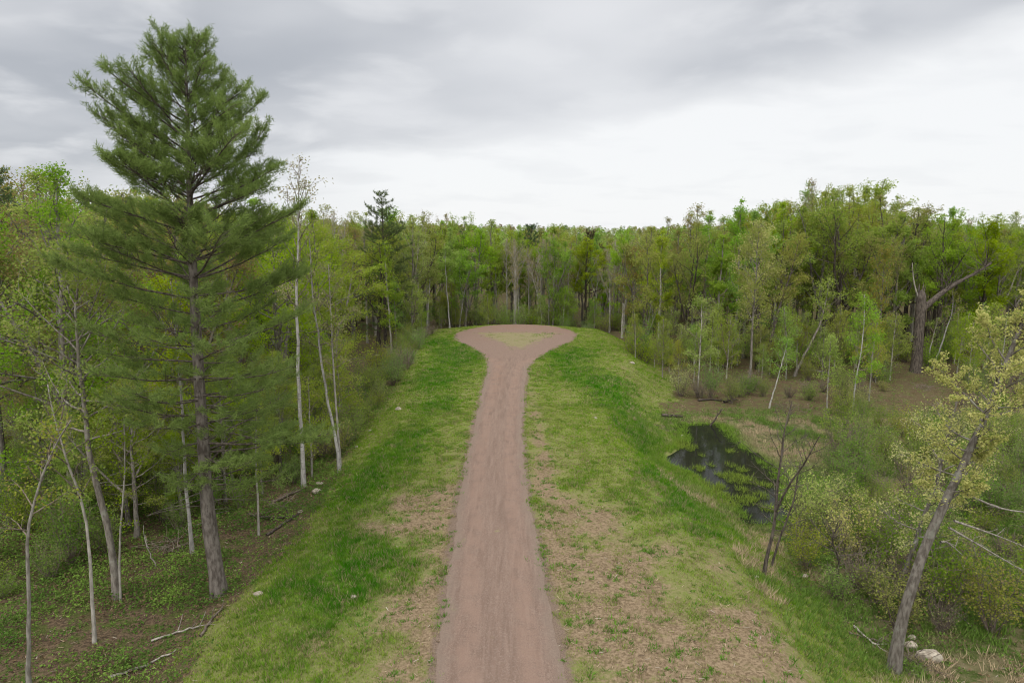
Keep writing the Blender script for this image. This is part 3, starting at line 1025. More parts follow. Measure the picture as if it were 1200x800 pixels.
hero('birch_tree', (398, 553), [(388, 500), (378, 440), (371, 395), (366, 330), (362, 280)],
     'leaning white birch stem of a forked pair on the grass edge', 'bark_birch', 'olive', 0.11, 108,
     cb=0.5, R=crownR(2.0), nb=20, sub=5, N=1600, leaf=0.11, sig=0.2, e0=20, e1=60)
hero('birch_tree', (399, 551), [(395, 500), (391, 450), (388, 380), (386, 310)],
     'thinner upright stem of the forked birch pair on the grass edge', 'bark_grey', 'bud', 0.075, 109,
     cb=0.45, R=crownR(1.8), nb=18, sub=5, N=1100, leaf=0.11, sig=0.2, e0=20, e1=60)
hero('aspen_tree', (459, 412), [(456, 370), (453, 330), (450, 285)],
     'pale-stemmed young tree with bright green leaves, in front of the dark pine', 'bark_grey', 'aspen', 0.13, 110,
     cb=0.18, R=crownR(2.1), nb=24, sub=6, N=3600, leaf=0.19, sig=0.24, e0=5, e1=60)
hero('aspen_tree', (465, 410), [(463, 370), (462, 330)],
     'second slimmer pale stem beside the dark pine', 'bark_grey', 'aspen', 0.08, 111,
     cb=0.3, R=crownR(1.4), nb=14, sub=5, N=900, leaf=0.18, sig=0.2)
hero('birch_tree', (500, 389), [(502, 360), (504, 325), (504, 285)],
     'leftmost of three white stems behind the turnaround bank', 'bark_birch', 'olive', 0.13, 112,
     cb=0.55, R=crownR(2.0), nb=16, sub=5, N=1500, leaf=0.2, sig=0.25)
hero('birch_tree', (527, 386), [(525, 362), (523, 330), (521, 285)],
     'middle one of three white stems behind the turnaround bank', 'bark_birch', 'aspen', 0.15, 113,
     cb=0.5, R=crownR(2.4), nb=18, sub=5, N=2200, leaf=0.2, sig=0.25)
hero('birch_tree', (538, 385), [(542, 355), (548, 322), (556, 290)],
     'rightmost and leaning one of three white stems behind the turnaround bank', 'bark_birch', 'bud', 0.15, 114,
     cb=0.45, R=crownR(1.9), nb=16, sub=5, N=500, leaf=0.2, sig=0.25, e0=35, e1=70)
hero('poplar_tree', (636, 377), [(636, 350), (635, 322), (635, 300)],
     'bare straight tan pole trunk right behind the turnaround', 'bark_grey', 'bud', 0.17, 115,
     cb=0.7, R=crownR(1.2), nb=8, sub=3, N=120, leaf=0.2, sig=0.2, r1=0.06)

# right side
hero('maple_tree', (757, 420), [(757, 390), (758, 350), (760, 310), (757, 275)],
     'dark trunk with pale airy olive crown at the right corner of the turnaround', 'bark_dark', 'olive', 0.15, 121,
     cb=0.25, R=crownR(3.1), nb=26, sub=7, N=3400, leaf=0.18, sig=0.3, e0=15, e1=65)
hero('aspen_tree', (817, 464), [(818, 440), (820, 415), (822, 380), (823, 350)],
     'small grey-stemmed tree standing on the brown clearing, centre right', 'bark_grey', 'olive', 0.10, 122,
     cb=0.25, R=crownR(2.2), nb=22, sub=6, N=2000, leaf=0.15, sig=0.22)
hero('maple_tree', (878, 455), [(879, 425), (881, 400), (884, 350), (888, 300), (890, 262)],
     'slim pale trunk with full olive crown on the brown clearing', 'bark', 'olive', 0.17, 123,
     cb=0.35, R=crownR(3.0), nb=28, sub=7, N=4500, leaf=0.17, sig=0.28)
hero('oak_tree', (888, 432), [(888, 400), (889, 350), (888, 310), (896, 262)],
     'stout dark grey trunk left of the dark leaning limb', 'bark_dark', 'catkin', 0.38, 124,
     cb=0.35, R=crownR(4.2), nb=26, sub=7, N=5200, leaf=0.18, sig=0.32, e0=15, e1=60)
hero('oak_tree', (896, 432), [(905, 385), (917, 345), (930, 310), (936, 280)],
     'dark trunk leaning to the right out of the stout grey oak', 'bark_dark', 'olive', 0.27, 125,
     cb=0.5, R=crownR(3.4), nb=20, sub=6, N=3500, leaf=0.18, sig=0.3)
hero('maple_tree', (930, 441), [(943, 415), (958, 388), (968, 365), (972, 330)],
     'leaning grey trunk at the back of the brown clearing', 'bark', 'maple', 0.2, 126,
     cb=0.55, R=crownR(2.2), nb=16, sub=5, N=1400, leaf=0.16, sig=0.25)
hero('birch_tree', (901, 478), [(908, 450), (915, 425), (924, 398)],
     'thin bent white stem among bare twigs near the pond head', 'bark_birch', 'aspen', 0.07, 127,
     cb=0.45, R=crownR(1.3), nb=16, sub=5, N=900, leaf=0.13, sig=0.2)
hero('birch_tree', (999, 485), [(1002, 450), (1007, 415), (1012, 385), (1014, 345)],
     'slender leaning white birch with fresh green leaves on the clearing', 'bark_birch', 'aspen', 0.085, 128,
     cb=0.25, R=crownR(1.9), nb=24, sub=6, N=2600, leaf=0.14, sig=0.24)
hero('birch_tree', (969, 478), [(970, 450), (971, 420), (973, 395)],
     'small thin sapling left of the slender leaning birch', 'bark_grey', 'aspen', 0.06, 129,
     cb=0.3, R=crownR(1.6), nb=18, sub=5, N=1500, leaf=0.14, sig=0.22)
hero('aspen_tree', (1018, 470), [(1021, 440), (1024, 405), (1028, 375)],
     'young olive leaved tree right of the slender leaning birch', 'bark_grey', 'olive', 0.07, 130,
     cb=0.3, R=crownR(1.7), nb=18, sub=5, N=1500, leaf=0.15, sig=0.22)
hero('maple_tree', (1030, 440), [(1031, 410), (1033, 360), (1035, 318), (1037, 290)],
     'rusty bronze-budding maple in front of the green wood', 'bark', 'bronze', 0.14, 131,
     cb=0.3, R=crownR(2.8), nb=26, sub=7, N=3600, leaf=0.17, sig=0.28, e0=20, e1=70)
hero('birch_tree', (1086, 433), [(1090, 410), (1095, 390), (1098, 372)],
     'thin leaning stem right next to the broken oak', 'bark_grey', 'olive', 0.09, 132,
     cb=0.5, R=crownR(1.2), nb=10, sub=4, N=300, leaf=0.16, sig=0.2)
hero('birch_tree', (1092, 432), [(1102, 404), (1112, 376), (1117, 362), (1115, 340)],
     'pale crooked leaning birch right of the broken oak', 'bark_birch', 'olive', 0.12, 133,
     cb=0.55, R=crownR(1.5), nb=12, sub=4, N=350, leaf=0.16, sig=0.2)
hero('birch_tree', (1172, 452), [(1175, 425), (1178, 395), (1180, 370)],
     'thin white stem half hidden by the yellow-green oak', 'bark_birch', 'olive', 0.08, 134,
     cb=0.5, R=crownR(1.4), nb=12, sub=4, N=600, leaf=0.15, sig=0.2)


def broken_oak():
    b = gpt(1073, 436)
    Y = b[1]
    P = lambda px, py: plane_pt(px, py, Y) - b
    rng = np.random.default_rng(140)
    S = Shape()
    tr = resample(np.array([[0, 0, -0.3], P(1074, 425), P(1076, 395), P(1079, 365), P(1080, 344)]), 12)
    S.tube(tr, np.interp(np.linspace(0, 1, 12), [0, 0.12, 1], [0.76, 0.56, 0.45]), 12, 0.08, rng)
    top = P(1080, 344)
    for k in range(9):          # torn splinters
        a = rng.uniform(0, 6.28); st = top + np.array([math.cos(a) * 0.3, math.sin(a) * 0.3, -0.3])
        S.tube([st, st + np.array([math.cos(a) * 0.1, math.sin(a) * 0.1, rng.uniform(0.6, 1.6)])], [0.12, 0.02], 4)
    e = empty('oak_tree', b)
    tag(e, 'stout broken oak trunk, snapped off, with one long limb bending down sideways', 'tree')
    obj('trunk', S.mesh('trunk'), M['bark_dark'], e)
    S2 = Shape()
    limb = resample(np.array([P(1081, 362), P(1095, 352), P(1110, 341), P(1130, 330), P(1150, 322), P(1173, 309)]), 12)
    limb[:, 1] += np.linspace(0, 1.5, 12)
    S2.tube(limb, np.linspace(0.36, 0.08, 12), 8, 0.08, rng)
    for k in range(26):
        s = rng.uniform(0.25, 1.0); q = limb[min(11, int(s * 11))]
        d = np.array([rng.normal() * 0.6 + 0.4, rng.normal() * 0.5, abs(rng.normal()) * 0.8 + 0.2])
        g = grow(rng, q, d, rng.uniform(1.2, 3.6), 6, 0.3, 0.15)
        S2.tube(g, np.linspace(0.05, 0.012, 6), 4)
        for _ in range(3):
            h = g[rng.integers(2, 6)]
            S2.tube(grow(rng, h, rng.normal(size=3) + np.array([0, 0, 0.5]), rng.uniform(0.6, 1.5), 4, 0.2, 0.2), np.linspace(0.02, 0.008, 4), 3)
    obj('limb', S2.mesh('limb'), M['bark_dark'], e)
    S3 = Shape()
    sp = resample(np.array([P(1077, 350), P(1072, 338), P(1070, 324), P(1069, 308)]), 8)
    S3.tube(sp, np.linspace(0.10, 0.025, 8), 6, 0.1, rng)
    o = obj('splinter', S3.mesh('splinter'), M['dead'], e)
    o['label'] = 'bleached white splinter standing up from the break'


broken_oak()


def leaning_oak():
    b = gpt(1047, 786)
    path = px_path([(1060, 725), (1082, 660), (1108, 612), (1140, 560), (1172, 495), (1202, 436), (1230, 380), (1245, 345)], b)
    path[:, 1] += np.linspace(0, 1.2, len(path))
    me = gen_tree(150, path, 0.168, r1=0.04, cb=0.42, R=crownR(1.8, 0.8, 0.45), nb=40, sub=9, N=13000, leaf=0.09, sig=0.075, e0=0, e1=55,
                  flare=0.8, sec_r=0.009, bend=0.3, sides=10)
    e = place('oak_tree', me, 'bark', 'catkin', b, 'leaning oak with yellow-green flowering leaves at the lower right')
    # bare bleached boughs hanging off the middle of the trunk
    S = Shape(); rng = np.random.default_rng(151)
    for (a, c) in (((1128, 576), (1225, 602)), ((1118, 610), (1200, 640)), ((1112, 618), (1205, 672)), ((1102, 635), (1128, 650))):
        p0 = plane_pt(*a, b[1] + 0.4) - b; p1 = plane_pt(*c, b[1] + 1.0) - b
        g = resample(np.array([p0, (p0 + p1) / 2 + rng.normal(size=3) * 0.15, p1]), 8)
        S.tube(g, np.linspace(0.045, 0.012, 8), 5)
        for k in range(5):
            h = g[rng.integers(2, 8)]
            S.tube(grow(rng, h, unit(p1 - p0) + rng.normal(size=3) * 0.6, rng.uniform(0.3, 1.0), 4, 0.1, 0.2), np.linspace(0.016, 0.006, 4), 3)
    o = obj('dead_bough', S.mesh('dead_bough'), M['dead'], e)
    # second stem behind it
    hero('oak_tree', (1048, 700), [(1062, 660), (1078, 615), (1098, 560), (1112, 510), (1120, 470)],
         'thinner dark stem with yellow-green tufts, just behind the leaning oak', 'bark', 'catkin', 0.13, 152,
         cb=0.25, R=crownR(2.4), nb=22, sub=6, N=3600, leaf=0.09, sig=0.16, e0=0, e1=50)


leaning_oak()


def twiggy(name, base, pts, label, r0, seed, R, nb=26, sub=6, N=0, leafm='bud', bark='bark_dark', **kw):
    return hero(name, base, pts, label, bark, leafm, r0, seed, cb=kw.pop('cb', 0.25), R=crownR(R), nb=nb, sub=sub, N=N, leaf=0.08, sig=0.12,
                e0=5, e1=65, bend=0.25, sec_r=0.009, **kw)


twiggy('dead_tree', (895, 672), [(905, 615), (912, 560), (917, 515), (921, 490), (928, 470)],
       'bare lichen-grey dead tree with forked snags beside the pond', 0.085, 160, 1.7, nb=26, sub=5, thick=0.6, forks=1)
twiggy('dead_tree', (903, 664), [(918, 630), (932, 590), (940, 545)],
       'smaller bare stem leaning off the foot of the lichen-grey dead tree', 0.05, 161, 1.1, nb=14, sub=4, thick=0.6)
twiggy('dead_tree', (980, 690), [(985, 655), (972, 630), (985, 615)],
       'low bare twiggy snag in the marsh behind the dead tree', 0.04, 162, 1.4, nb=18, sub=5)
for k, (base, pts, lab, r) in enumerate([
        ((758, 397), [(759, 380), (762, 365), (763, 352)], 'upright white stub leaning on the dark trunk by the turnaround', 0.10),
        ((759, 392), [(766, 374), (772, 358), (775, 354)], 'white dead stem slanting right of the dark trunk by the turnaround', 0.10),
        ((781, 412), [(782, 396), (784, 382), (786, 372)], 'short thick white snag right of the two slanting white stems', 0.14)]):
    b = gpt(*base)
    S = Shape()
    pth = px_path(pts, b); pth[0, 2] -= 0.2
    S.tube(resample(pth, 8), np.linspace(r, r * 0.5, 8), 7, 0.1, np.random.default_rng(170 + k))
    for q in range(3):
        g0 = pth[-1] * (0.55 + 0.15 * q)
        S.tube(grow(np.random.default_rng(180 + k * 5 + q), g0, np.array([0.8 * (-1) ** q, 0.2, 0.8]), 0.7, 4, 0.1, 0.1), np.linspace(0.03, 0.012, 4), 4)
    tag(obj('snag', S.mesh('snag'), M['dead'], None, b), lab, 'dead tree')

# --- the wood: individual trees copied from a few grown kinds
def straight(h, rng, lean=0.05):
    a = rng.uniform(0, 6.28); l = rng.uniform(0, lean) * h
    return [(0, 0, 0), (math.cos(a) * l * 0.3, math.sin(a) * l * 0.3, h * 0.5), (math.cos(a) * l, math.sin(a) * l, h)]


def wood_kinds():
    K = {}
    rng = np.random.default_rng(55)

    def fam(name, n, mk):
        K[name] = [mk(i) for i in range(n)]
    fam('maple', 5, lambda i: gen_tree(200 + i, straight(16, rng), 0.18, cb=0.2, R=crownR(4.6, 0.6, 0.35), nb=17, sub=9, N=9500, leaf=0.17, sig=0.17, e0=30, e1=80, forks=1 + i % 3, bare_tip=0.3, bend=0.7))
    fam('aspen', 5, lambda i: gen_tree(220 + i, straight(16, rng), 0.14, cb=0.22, R=crownR(3.6, 0.6, 0.3), nb=19, sub=8, N=7000, leaf=0.165, sig=0.16, e0=35, e1=82, forks=i % 3, bare_tip=0.3, bend=0.6))
    fam('olive', 5, lambda i: gen_tree(240 + i, straight(16, rng, 0.1), 0.2, cb=0.22, R=crownR(4.8, 0.6, 0.4), nb=16, sub=9, N=7000, leaf=0.165, sig=0.19, e0=22, e1=72, forks=1 + i % 3, bare_tip=0.3, bend=0.5))
    fam('bronze', 3, lambda i: gen_tree(260 + i, straight(16, rng), 0.17, cb=0.25, R=crownR(4.2, 0.6, 0.4), nb=16, sub=8, N=5500, leaf=0.16, sig=0.18, e0=28, e1=78, forks=2, bare_tip=0.3, bend=0.6))
    fam('poplar', 4, lambda i: gen_tree(280 + i, straight(16, rng, 0.08), 0.15, cb=0.42, R=crownR(2.4, 0.5, 0.5), nb=26, sub=6, N=1300, leaf=0.15, sig=0.2, e0=40, e1=78, sec_r=0.016, forks=i % 2))
    fam('near_maple', 3, lambda i: gen_tree(300 + i, straight(16, rng), 0.17, cb=0.2, R=crownR(3.9, 0.6, 0.4), nb=28, sub=9, N=16000, leaf=0.115, sig=0.22, e0=5, e1=70, up=0.7, forks=2))
    fam('near_bronze', 2, lambda i: gen_tree(320 + i, straight(16, rng), 0.16, cb=0.2, R=crownR(3.8, 0.6, 0.4), nb=28, sub=9, N=12500, leaf=0.11, sig=0.22, e0=8, e1=70, up=0.6, forks=2))
    fam('sapling', 4, lambda i: gen_tree(340 + i, straight(6, rng, 0.12), 0.04, cb=0.15, R=crownR(1.6, 0.6, 0.35), nb=26, sub=6, N=3200, leaf=0.10, sig=0.18, e0=15, e1=70, forks=i % 2))
    return K


KINDS = wood_kinds()
KIND_INFO = {  # kind: (object name, bark, leaves, words)
    'maple': ('maple_tree', ['bark', 'bark_dark'], 'maple', 'fresh green leafy maple'),
    'aspen': ('aspen_tree', ['bark_grey'], 'aspen', 'bright pale green aspen'),
    'olive': ('oak_tree', ['bark', 'bark_dark'], 'olive', 'olive green thin-leaved oak'),
    'bronze': ('maple_tree', ['bark'], 'bronze', 'bronze-budding maple'),
    'poplar': ('poplar_tree', ['bark_grey'], 'bud', 'nearly bare pale grey poplar'),
    'near_maple': ('maple_tree', ['bark'], 'maple', 'broad green maple'),
    'near_olive': ('oak_tree', ['bark'], 'olive', 'olive green broad oak'),
    'near_bronze': ('maple_tree', ['bark'], 'bronze', 'reddish bronze young-leaved maple'),
    'sapling': ('sapling', ['bark_grey'], 'aspen', 'thin bright green sapling'),
    'sapling_olive': ('sapling', ['bark_grey'], 'olive', 'thin olive green sapling'),
}
MESH_OF = {'near_olive': 'near_maple', 'sapling_olive': 'sapling'}
_copies = {}


def kind_meshes(kind, variant, bark):
    """mesh data of a kind; own datablocks per material so that copies share them"""
    key = (kind, variant, bark)
    if key not in _copies:
        t, c, b = KINDS[MESH_OF.get(kind, kind)][variant]
        t2, c2, b2 = t.copy(), c.copy(), b.copy()
        for q in (t2, c2, b2): q.materials.clear()
        t2.materials.append(M[bark]); c2.materials.append(M[KIND_INFO[kind][2]])
        b2.materials.append(M['bark_grey' if kind == 'poplar' else BRANCH_BARK.get(bark, bark)])
        _copies[key] = (t2, c2, b2)
    return _copies[key]


TOP_X = [-200, 0, 50, 120, 330, 400, 470, 520, 560, 600, 650, 700, 760, 790, 830, 865, 900, 940, 985, 1010, 1050, 1100, 1150, 1200, 1400]
TOP_Y = [205, 205, 210, 222, 246, 254, 255, 250, 262, 268, 270, 268, 268, 248, 246, 238, 240, 220, 222, 214, 236, 246, 258, 254, 250]
taken = []
WOOD = []


def add_wood(x, y, kind, h=None, zone='', rng=RNG, mindist=2.0):
    if 50 < y < 82 and 1052 < project((x, y, 0.0))[0] < 1110:      # nothing grows right before the broken oak
        return False
    for (a, b_) in taken:
        if (a - x) ** 2 + (b_ - y) ** 2 < mindist * mindist:
            return False
    taken.append((x, y))
    z = hz(x, y)
    if h is None:
        px, _, _ = project((x, y, CAM_H))
        top = np.interp(px, TOP_X, TOP_Y) - 4 + abs(rng.normal()) * 24 - (rng.uniform(6, 22) if rng.random() < 0.15 and px > 740 else 0)
        d = ray(float(px), float(top)); t = y / d[1]
        h = CAM_H + d[2] * t - z
        h = float(np.clip(h * rng.uniform(0.93, 1.04), 9.0, 23.5))
    WOOD.append((x, y, z, kind, h, zone))
    return True


def in_view(x, y, m=1.12):
    return y > 6 and abs(x) < 0.75 * y * m + 3


def pick(rng, table):
    k = list(table); w = np.array([table[q] for q in k], float)
    return k[rng.choice(len(k), p=w / w.sum())]


def fill_wood():
    rng = np.random.default_rng(91)
    # left wood, near the camera: broad low crowns
    spots = [(-28, 36, 'near_bronze'), (-24.5, 38, 'near_olive'), (-20, 40, 'near_bronze'), (-30, 43, 'near_bronze'), (-25, 45, 'near_olive'),
             (-33, 49, 'near_bronze'), (-20, 48, 'near_olive'), (-16, 46, 'near_maple'), (-22, 32.5, 'near_maple'), (-15.5, 55, 'near_olive'), (-28, 54, 'near_olive')]
    for x, y, k in spots:
        add_wood(x, y, k, None, 'in the left wood behind the tall pine', rng, 1.5)
    for _ in range(600):             # understorey of the near left wood
        y = rng.uniform(31, 46); x = -rng.uniform(13.5, 0.76 * y)
        if y < 35 and x > -17: continue
        if add_wood(x, y, pick(rng, {'near_maple': 1.6, 'near_olive': 1.8, 'near_bronze': 0.7}), rng.uniform(4.5, 8.5), 'low under the taller trees of the left wood', rng, 1.9):
            n_u = sum(w[5].startswith('low under') for w in WOOD)
            if n_u >= 34: break
    n = 0
    for _ in range(3000):            # left flank
        y = rng.uniform(52, 108); x = rng.uniform(-0.85 * y, -12.5)
        if not in_view(x, y): continue
        depth = -x - 12.5
        if depth > 34: continue
        if y < 86 and 392 < project((x, y, 3.0))[0] < 508: continue
        k = pick(rng, {'maple': 2.5, 'olive': 3.4, 'aspen': 1.4, 'bronze': 1.6, 'poplar': 1.2})
        zone = 'among the near trees left of the track' if y < 76 else 'in the wood left of the turnaround'
        if add_wood(x, y, k, None, zone, rng, 3.4): n += 1
        if n >= 85: break
    n = 0
    for _ in range(4000):            # behind the turnaround
        y = rng.uniform(106, 150) if rng.random() < 0.75 else rng.uniform(104, 116)
        x = rng.uniform(-36, 30)
        if bank(np.array([x]), np.array([y]))[0] < 4.5: continue
        mid = 2 < x < 18
        k = pick(rng, {'maple': 2.2, 'olive': 2.0, 'aspen': 3, 'bronze': 1.0, 'poplar': 6 if (mid and y < 128) else 0.8})
        zone = 'behind the turnaround' if y < 124 else 'farther back behind the turnaround'
        if add_wood(x, y, k, None, zone, rng, 2.5): n += 1
        if n >= 95: break
    n = 0
    for _ in range(900):             # the stand of pale bare poplars
        y = rng.uniform(105, 120); x = rng.uniform(-1, 20)
        if bank(np.array([x]), np.array([y]))[0] < 4.5: continue
        if add_wood(x, y, 'poplar', rng.uniform(10.5, 14.5), 'in the pale stand behind the turnaround', rng, 1.5): n += 1
        if n >= 26: break
    n = 0
    for _ in range(4000):            # right wood beyond the clearing
        y = rng.uniform(76, 118); x = rng.uniform(15, 0.84 * y)
        if not in_view(x, y) : continue
        if y < 79 + 4 * vnoise(x, 0, 0.2, 3.0) + (7 if x < 21 else 0): continue
        if y > 104 and x < 20: continue
        k = pick(rng, {'maple': 4, 'olive': 3.2, 'aspen': 2.2, 'bronze': 0.7, 'poplar': 0.8})
        zone = 'along the back of the brown clearing' if y < 92 else 'deep in the wood beyond the brown clearing'
        if add_wood(x, y, k, None, zone, rng, 3.7 if y < 95 else 3.0): n += 1
        if n >= 95: break
    # saplings
    n = 0
    for _ in range(900):
        q = rng.random()
        if q < 0.3:
            y = rng.uniform(38, 95); x = -rng.uniform(11.5, 15); zone = 'at the left grass edge'
        elif q < 0.55:
            y = rng.uniform(103, 116); x = rng.uniform(-26, 22); zone = 'in front of the wood behind the turnaround'
            if bank(np.array([x]), np.array([y]))[0] < 4.0: continue
        else:
            y = rng.uniform(68, 84); x = rng.uniform(14, 55); zone = 'at the edge of the brown clearing'
        if not in_view(x, y, 1.0): continue
        if y < 86 and 405 < project((x, y, 3.0))[0] < 495: continue
        if add_wood(x, y, pick(rng, {'sapling': 1.2, 'sapling_olive': 1}), rng.uniform(3.0, 8.0), zone, rng, 1.6): n += 1
        if n >= 85: break
    for i, (x, y, z, kind, h, zone) in enumerate(WOOD):
        info = KIND_INFO[kind]
        mk = MESH_OF.get(kind, kind)
        v = int(rng.integers(len(KINDS[mk])))
        bark = info[1][int(rng.integers(len(info[1])))]
        base_h = 6.0 if mk == 'sapling' else 16.0
        s = h / base_h
        tall = '' if mk == 'sapling' else ('tall ' if h > 17.5 else ('low ' if h < 13.5 else 'mid-height '))
        lab = f'{tall}{info[3]} {zone}'
        sx = s * rng.uniform(0.9, 1.4) if mk not in ('sapling', 'poplar') else s
        e = empty(info[0], (x, y, z), rng.uniform(0, 6.28), (sx, sx, s))
        tag(e, lab, 'sapling' if mk == 'sapling' else 'tree', f'{info[3]}s {zone}')
        t, c, b = kind_meshes(kind, v, bark)
        obj('trunk', t, None, e); obj('crown', c, None, e); obj('branchwork', b, None, e)


fill_wood()


def distant_woodland():
    """the wood that runs on to the horizon, seen as one mass"""
    rng = np.random.default_rng(400)
    pos = []
    for _ in range(60000):
        r = 95 + (rng.random() ** 1.6) * 950
        a = rng.uniform(-0.72, 0.72)
        x = r * math.sin(a); y = r * math.cos(a)
        if x < -12 and y < 112 and x > -48: continue
        if -38 < x < 22 and y < 148: continue
        if 12 < x and y < 116: continue
        pos.append((x, y, r))
        if len(pos) >= 2900: break
    pal = np.array([(0.115, 0.185, 0.03), (0.15, 0.235, 0.045), (0.145, 0.16, 0.045), (0.17, 0.13, 0.06), (0.16, 0.19, 0.065), (0.035, 0.06, 0.024), (0.20, 0.24, 0.08)])
    V = []; Q = []; Cc = []; n0 = 0
    S = Shape()
    for (x, y, r) in pos:
        z = hz(x, y)
        h = rng.uniform(12.0, 15.8) if r > 240 else rng.uniform(12.2, 15.6)
        px = project((x, y, CAM_H))[0]
        if r < 260:
            h = min(h + max(0, 262 - np.interp(px, TOP_X, TOP_Y)) / 800 * r * 0.75, 21)
        w = rng.uniform(2.2, 3.8)
        far = r > 350
        N = 150 if far else (260 if r > 200 else 420)
        ls = 1.0 if far else (0.62 if r > 200 else 0.42)
        u = rng.random(N) ** 0.75
        zz = h * ((0.06 if r < 230 else 0.22) + (0.94 if r < 230 else 0.78) * u)
        rad = w * np.sqrt(np.clip(np.sin(np.pi * (0.12 + 0.86 * u)), 0, 1)) * np.sqrt(rng.random(N)) * (0.75 + 0.5 * vnoise(u * 9, u * 0 + x, 1, y))
        aa = rng.uniform(0, 6.283, N)
        C = np.stack([x + rad * np.cos(aa), y + rad * np.sin(aa), z + zz], 1)
        lv, lq = leaf_verts(rng, C, np.full(N, ls), 0.6)
        V.append(lv); Q.append(lq + n0); n0 += len(lv)
        c = pal[rng.choice(7, p=[.22, .2, .2, .1, .12, .06, .1])] * rng.uniform(1.15, 1.6)
        Cc.append(np.repeat(c[None], len(lv), 0))
        if r < 240:
            a0 = np.array([x, y, z - 0.2]); k = 4
            rr = 0.14
            ring = []
            for zt, q in ((0, rr), (h * 0.9, rr * 0.3)):
                for m in range(4):
                    ring.append([x + q * math.cos(m * 1.57), y + q * math.sin(m * 1.57), z - 0.2 + zt])
            V.append(np.array(ring)); 
            Q.append(np.array([[m, (m + 1) % 4, 4 + (m + 1) % 4, 4 + m] for m in range(4)]) + n0); n0 += 8
            Cc.append(np.repeat(np.array([[0.16, 0.145, 0.125]]) * rng.uniform(0.6, 1.3), 8, 0))
    me = mesh_arrays('distant_woodland', np.concatenate(V), np.concatenate(Q))
    color_attr(me, np.concatenate(Cc))
    tag(obj('distant_woodland', me, M['tone']), 'spring green woodland running on to the horizon', 'woodland', kind='stuff')


distant_woodland()


# ------------------------------------------------------------------ shrubs
def gen_shrub(seed, h, spread, stems, N, leaf):
    rng = np.random.default_rng(seed)
    S = Shape(); tw = []
    for i in range(stems):
        a = rng.uniform(0, 6.28); d = np.array([math.cos(a) * spread, math.sin(a) * spread, 1.0])
        st = np.array([rng.normal() * 0.12, rng.normal() * 0.12, -0.08])
        g = grow(rng, st, d, h * rng.uniform(0.6, 1.15), 7, 0.5, 0.12)
        S.tube(g, np.linspace(0.022, 0.006, 7), 4)
        for k in range(6):
            q = g[rng.integers(2, 7)]
            c = grow(rng, q, unit(rng.normal(size=3)) + np.array([0, 0, 0.6]), h * rng.uniform(0.15, 0.4), 4, 0.2, 0.15)
            S.tube(c, np.linspace(0.009, 0.004, 4), 3)
            tw.append(c[1:])
        tw.append(g[4:])
    tw = np.concatenate(tw)
    C = tw[rng.integers(len(tw), size=N)] + rng.normal(size=(N, 3)) * 0.12
    C[:, 2] = np.maximum(C[:, 2], 0.04)
    V, Q = leaf_verts(rng, C, np.full(N, leaf), 0.5)
    return S.mesh('stems'), mesh_arrays('foliage', V, Q)


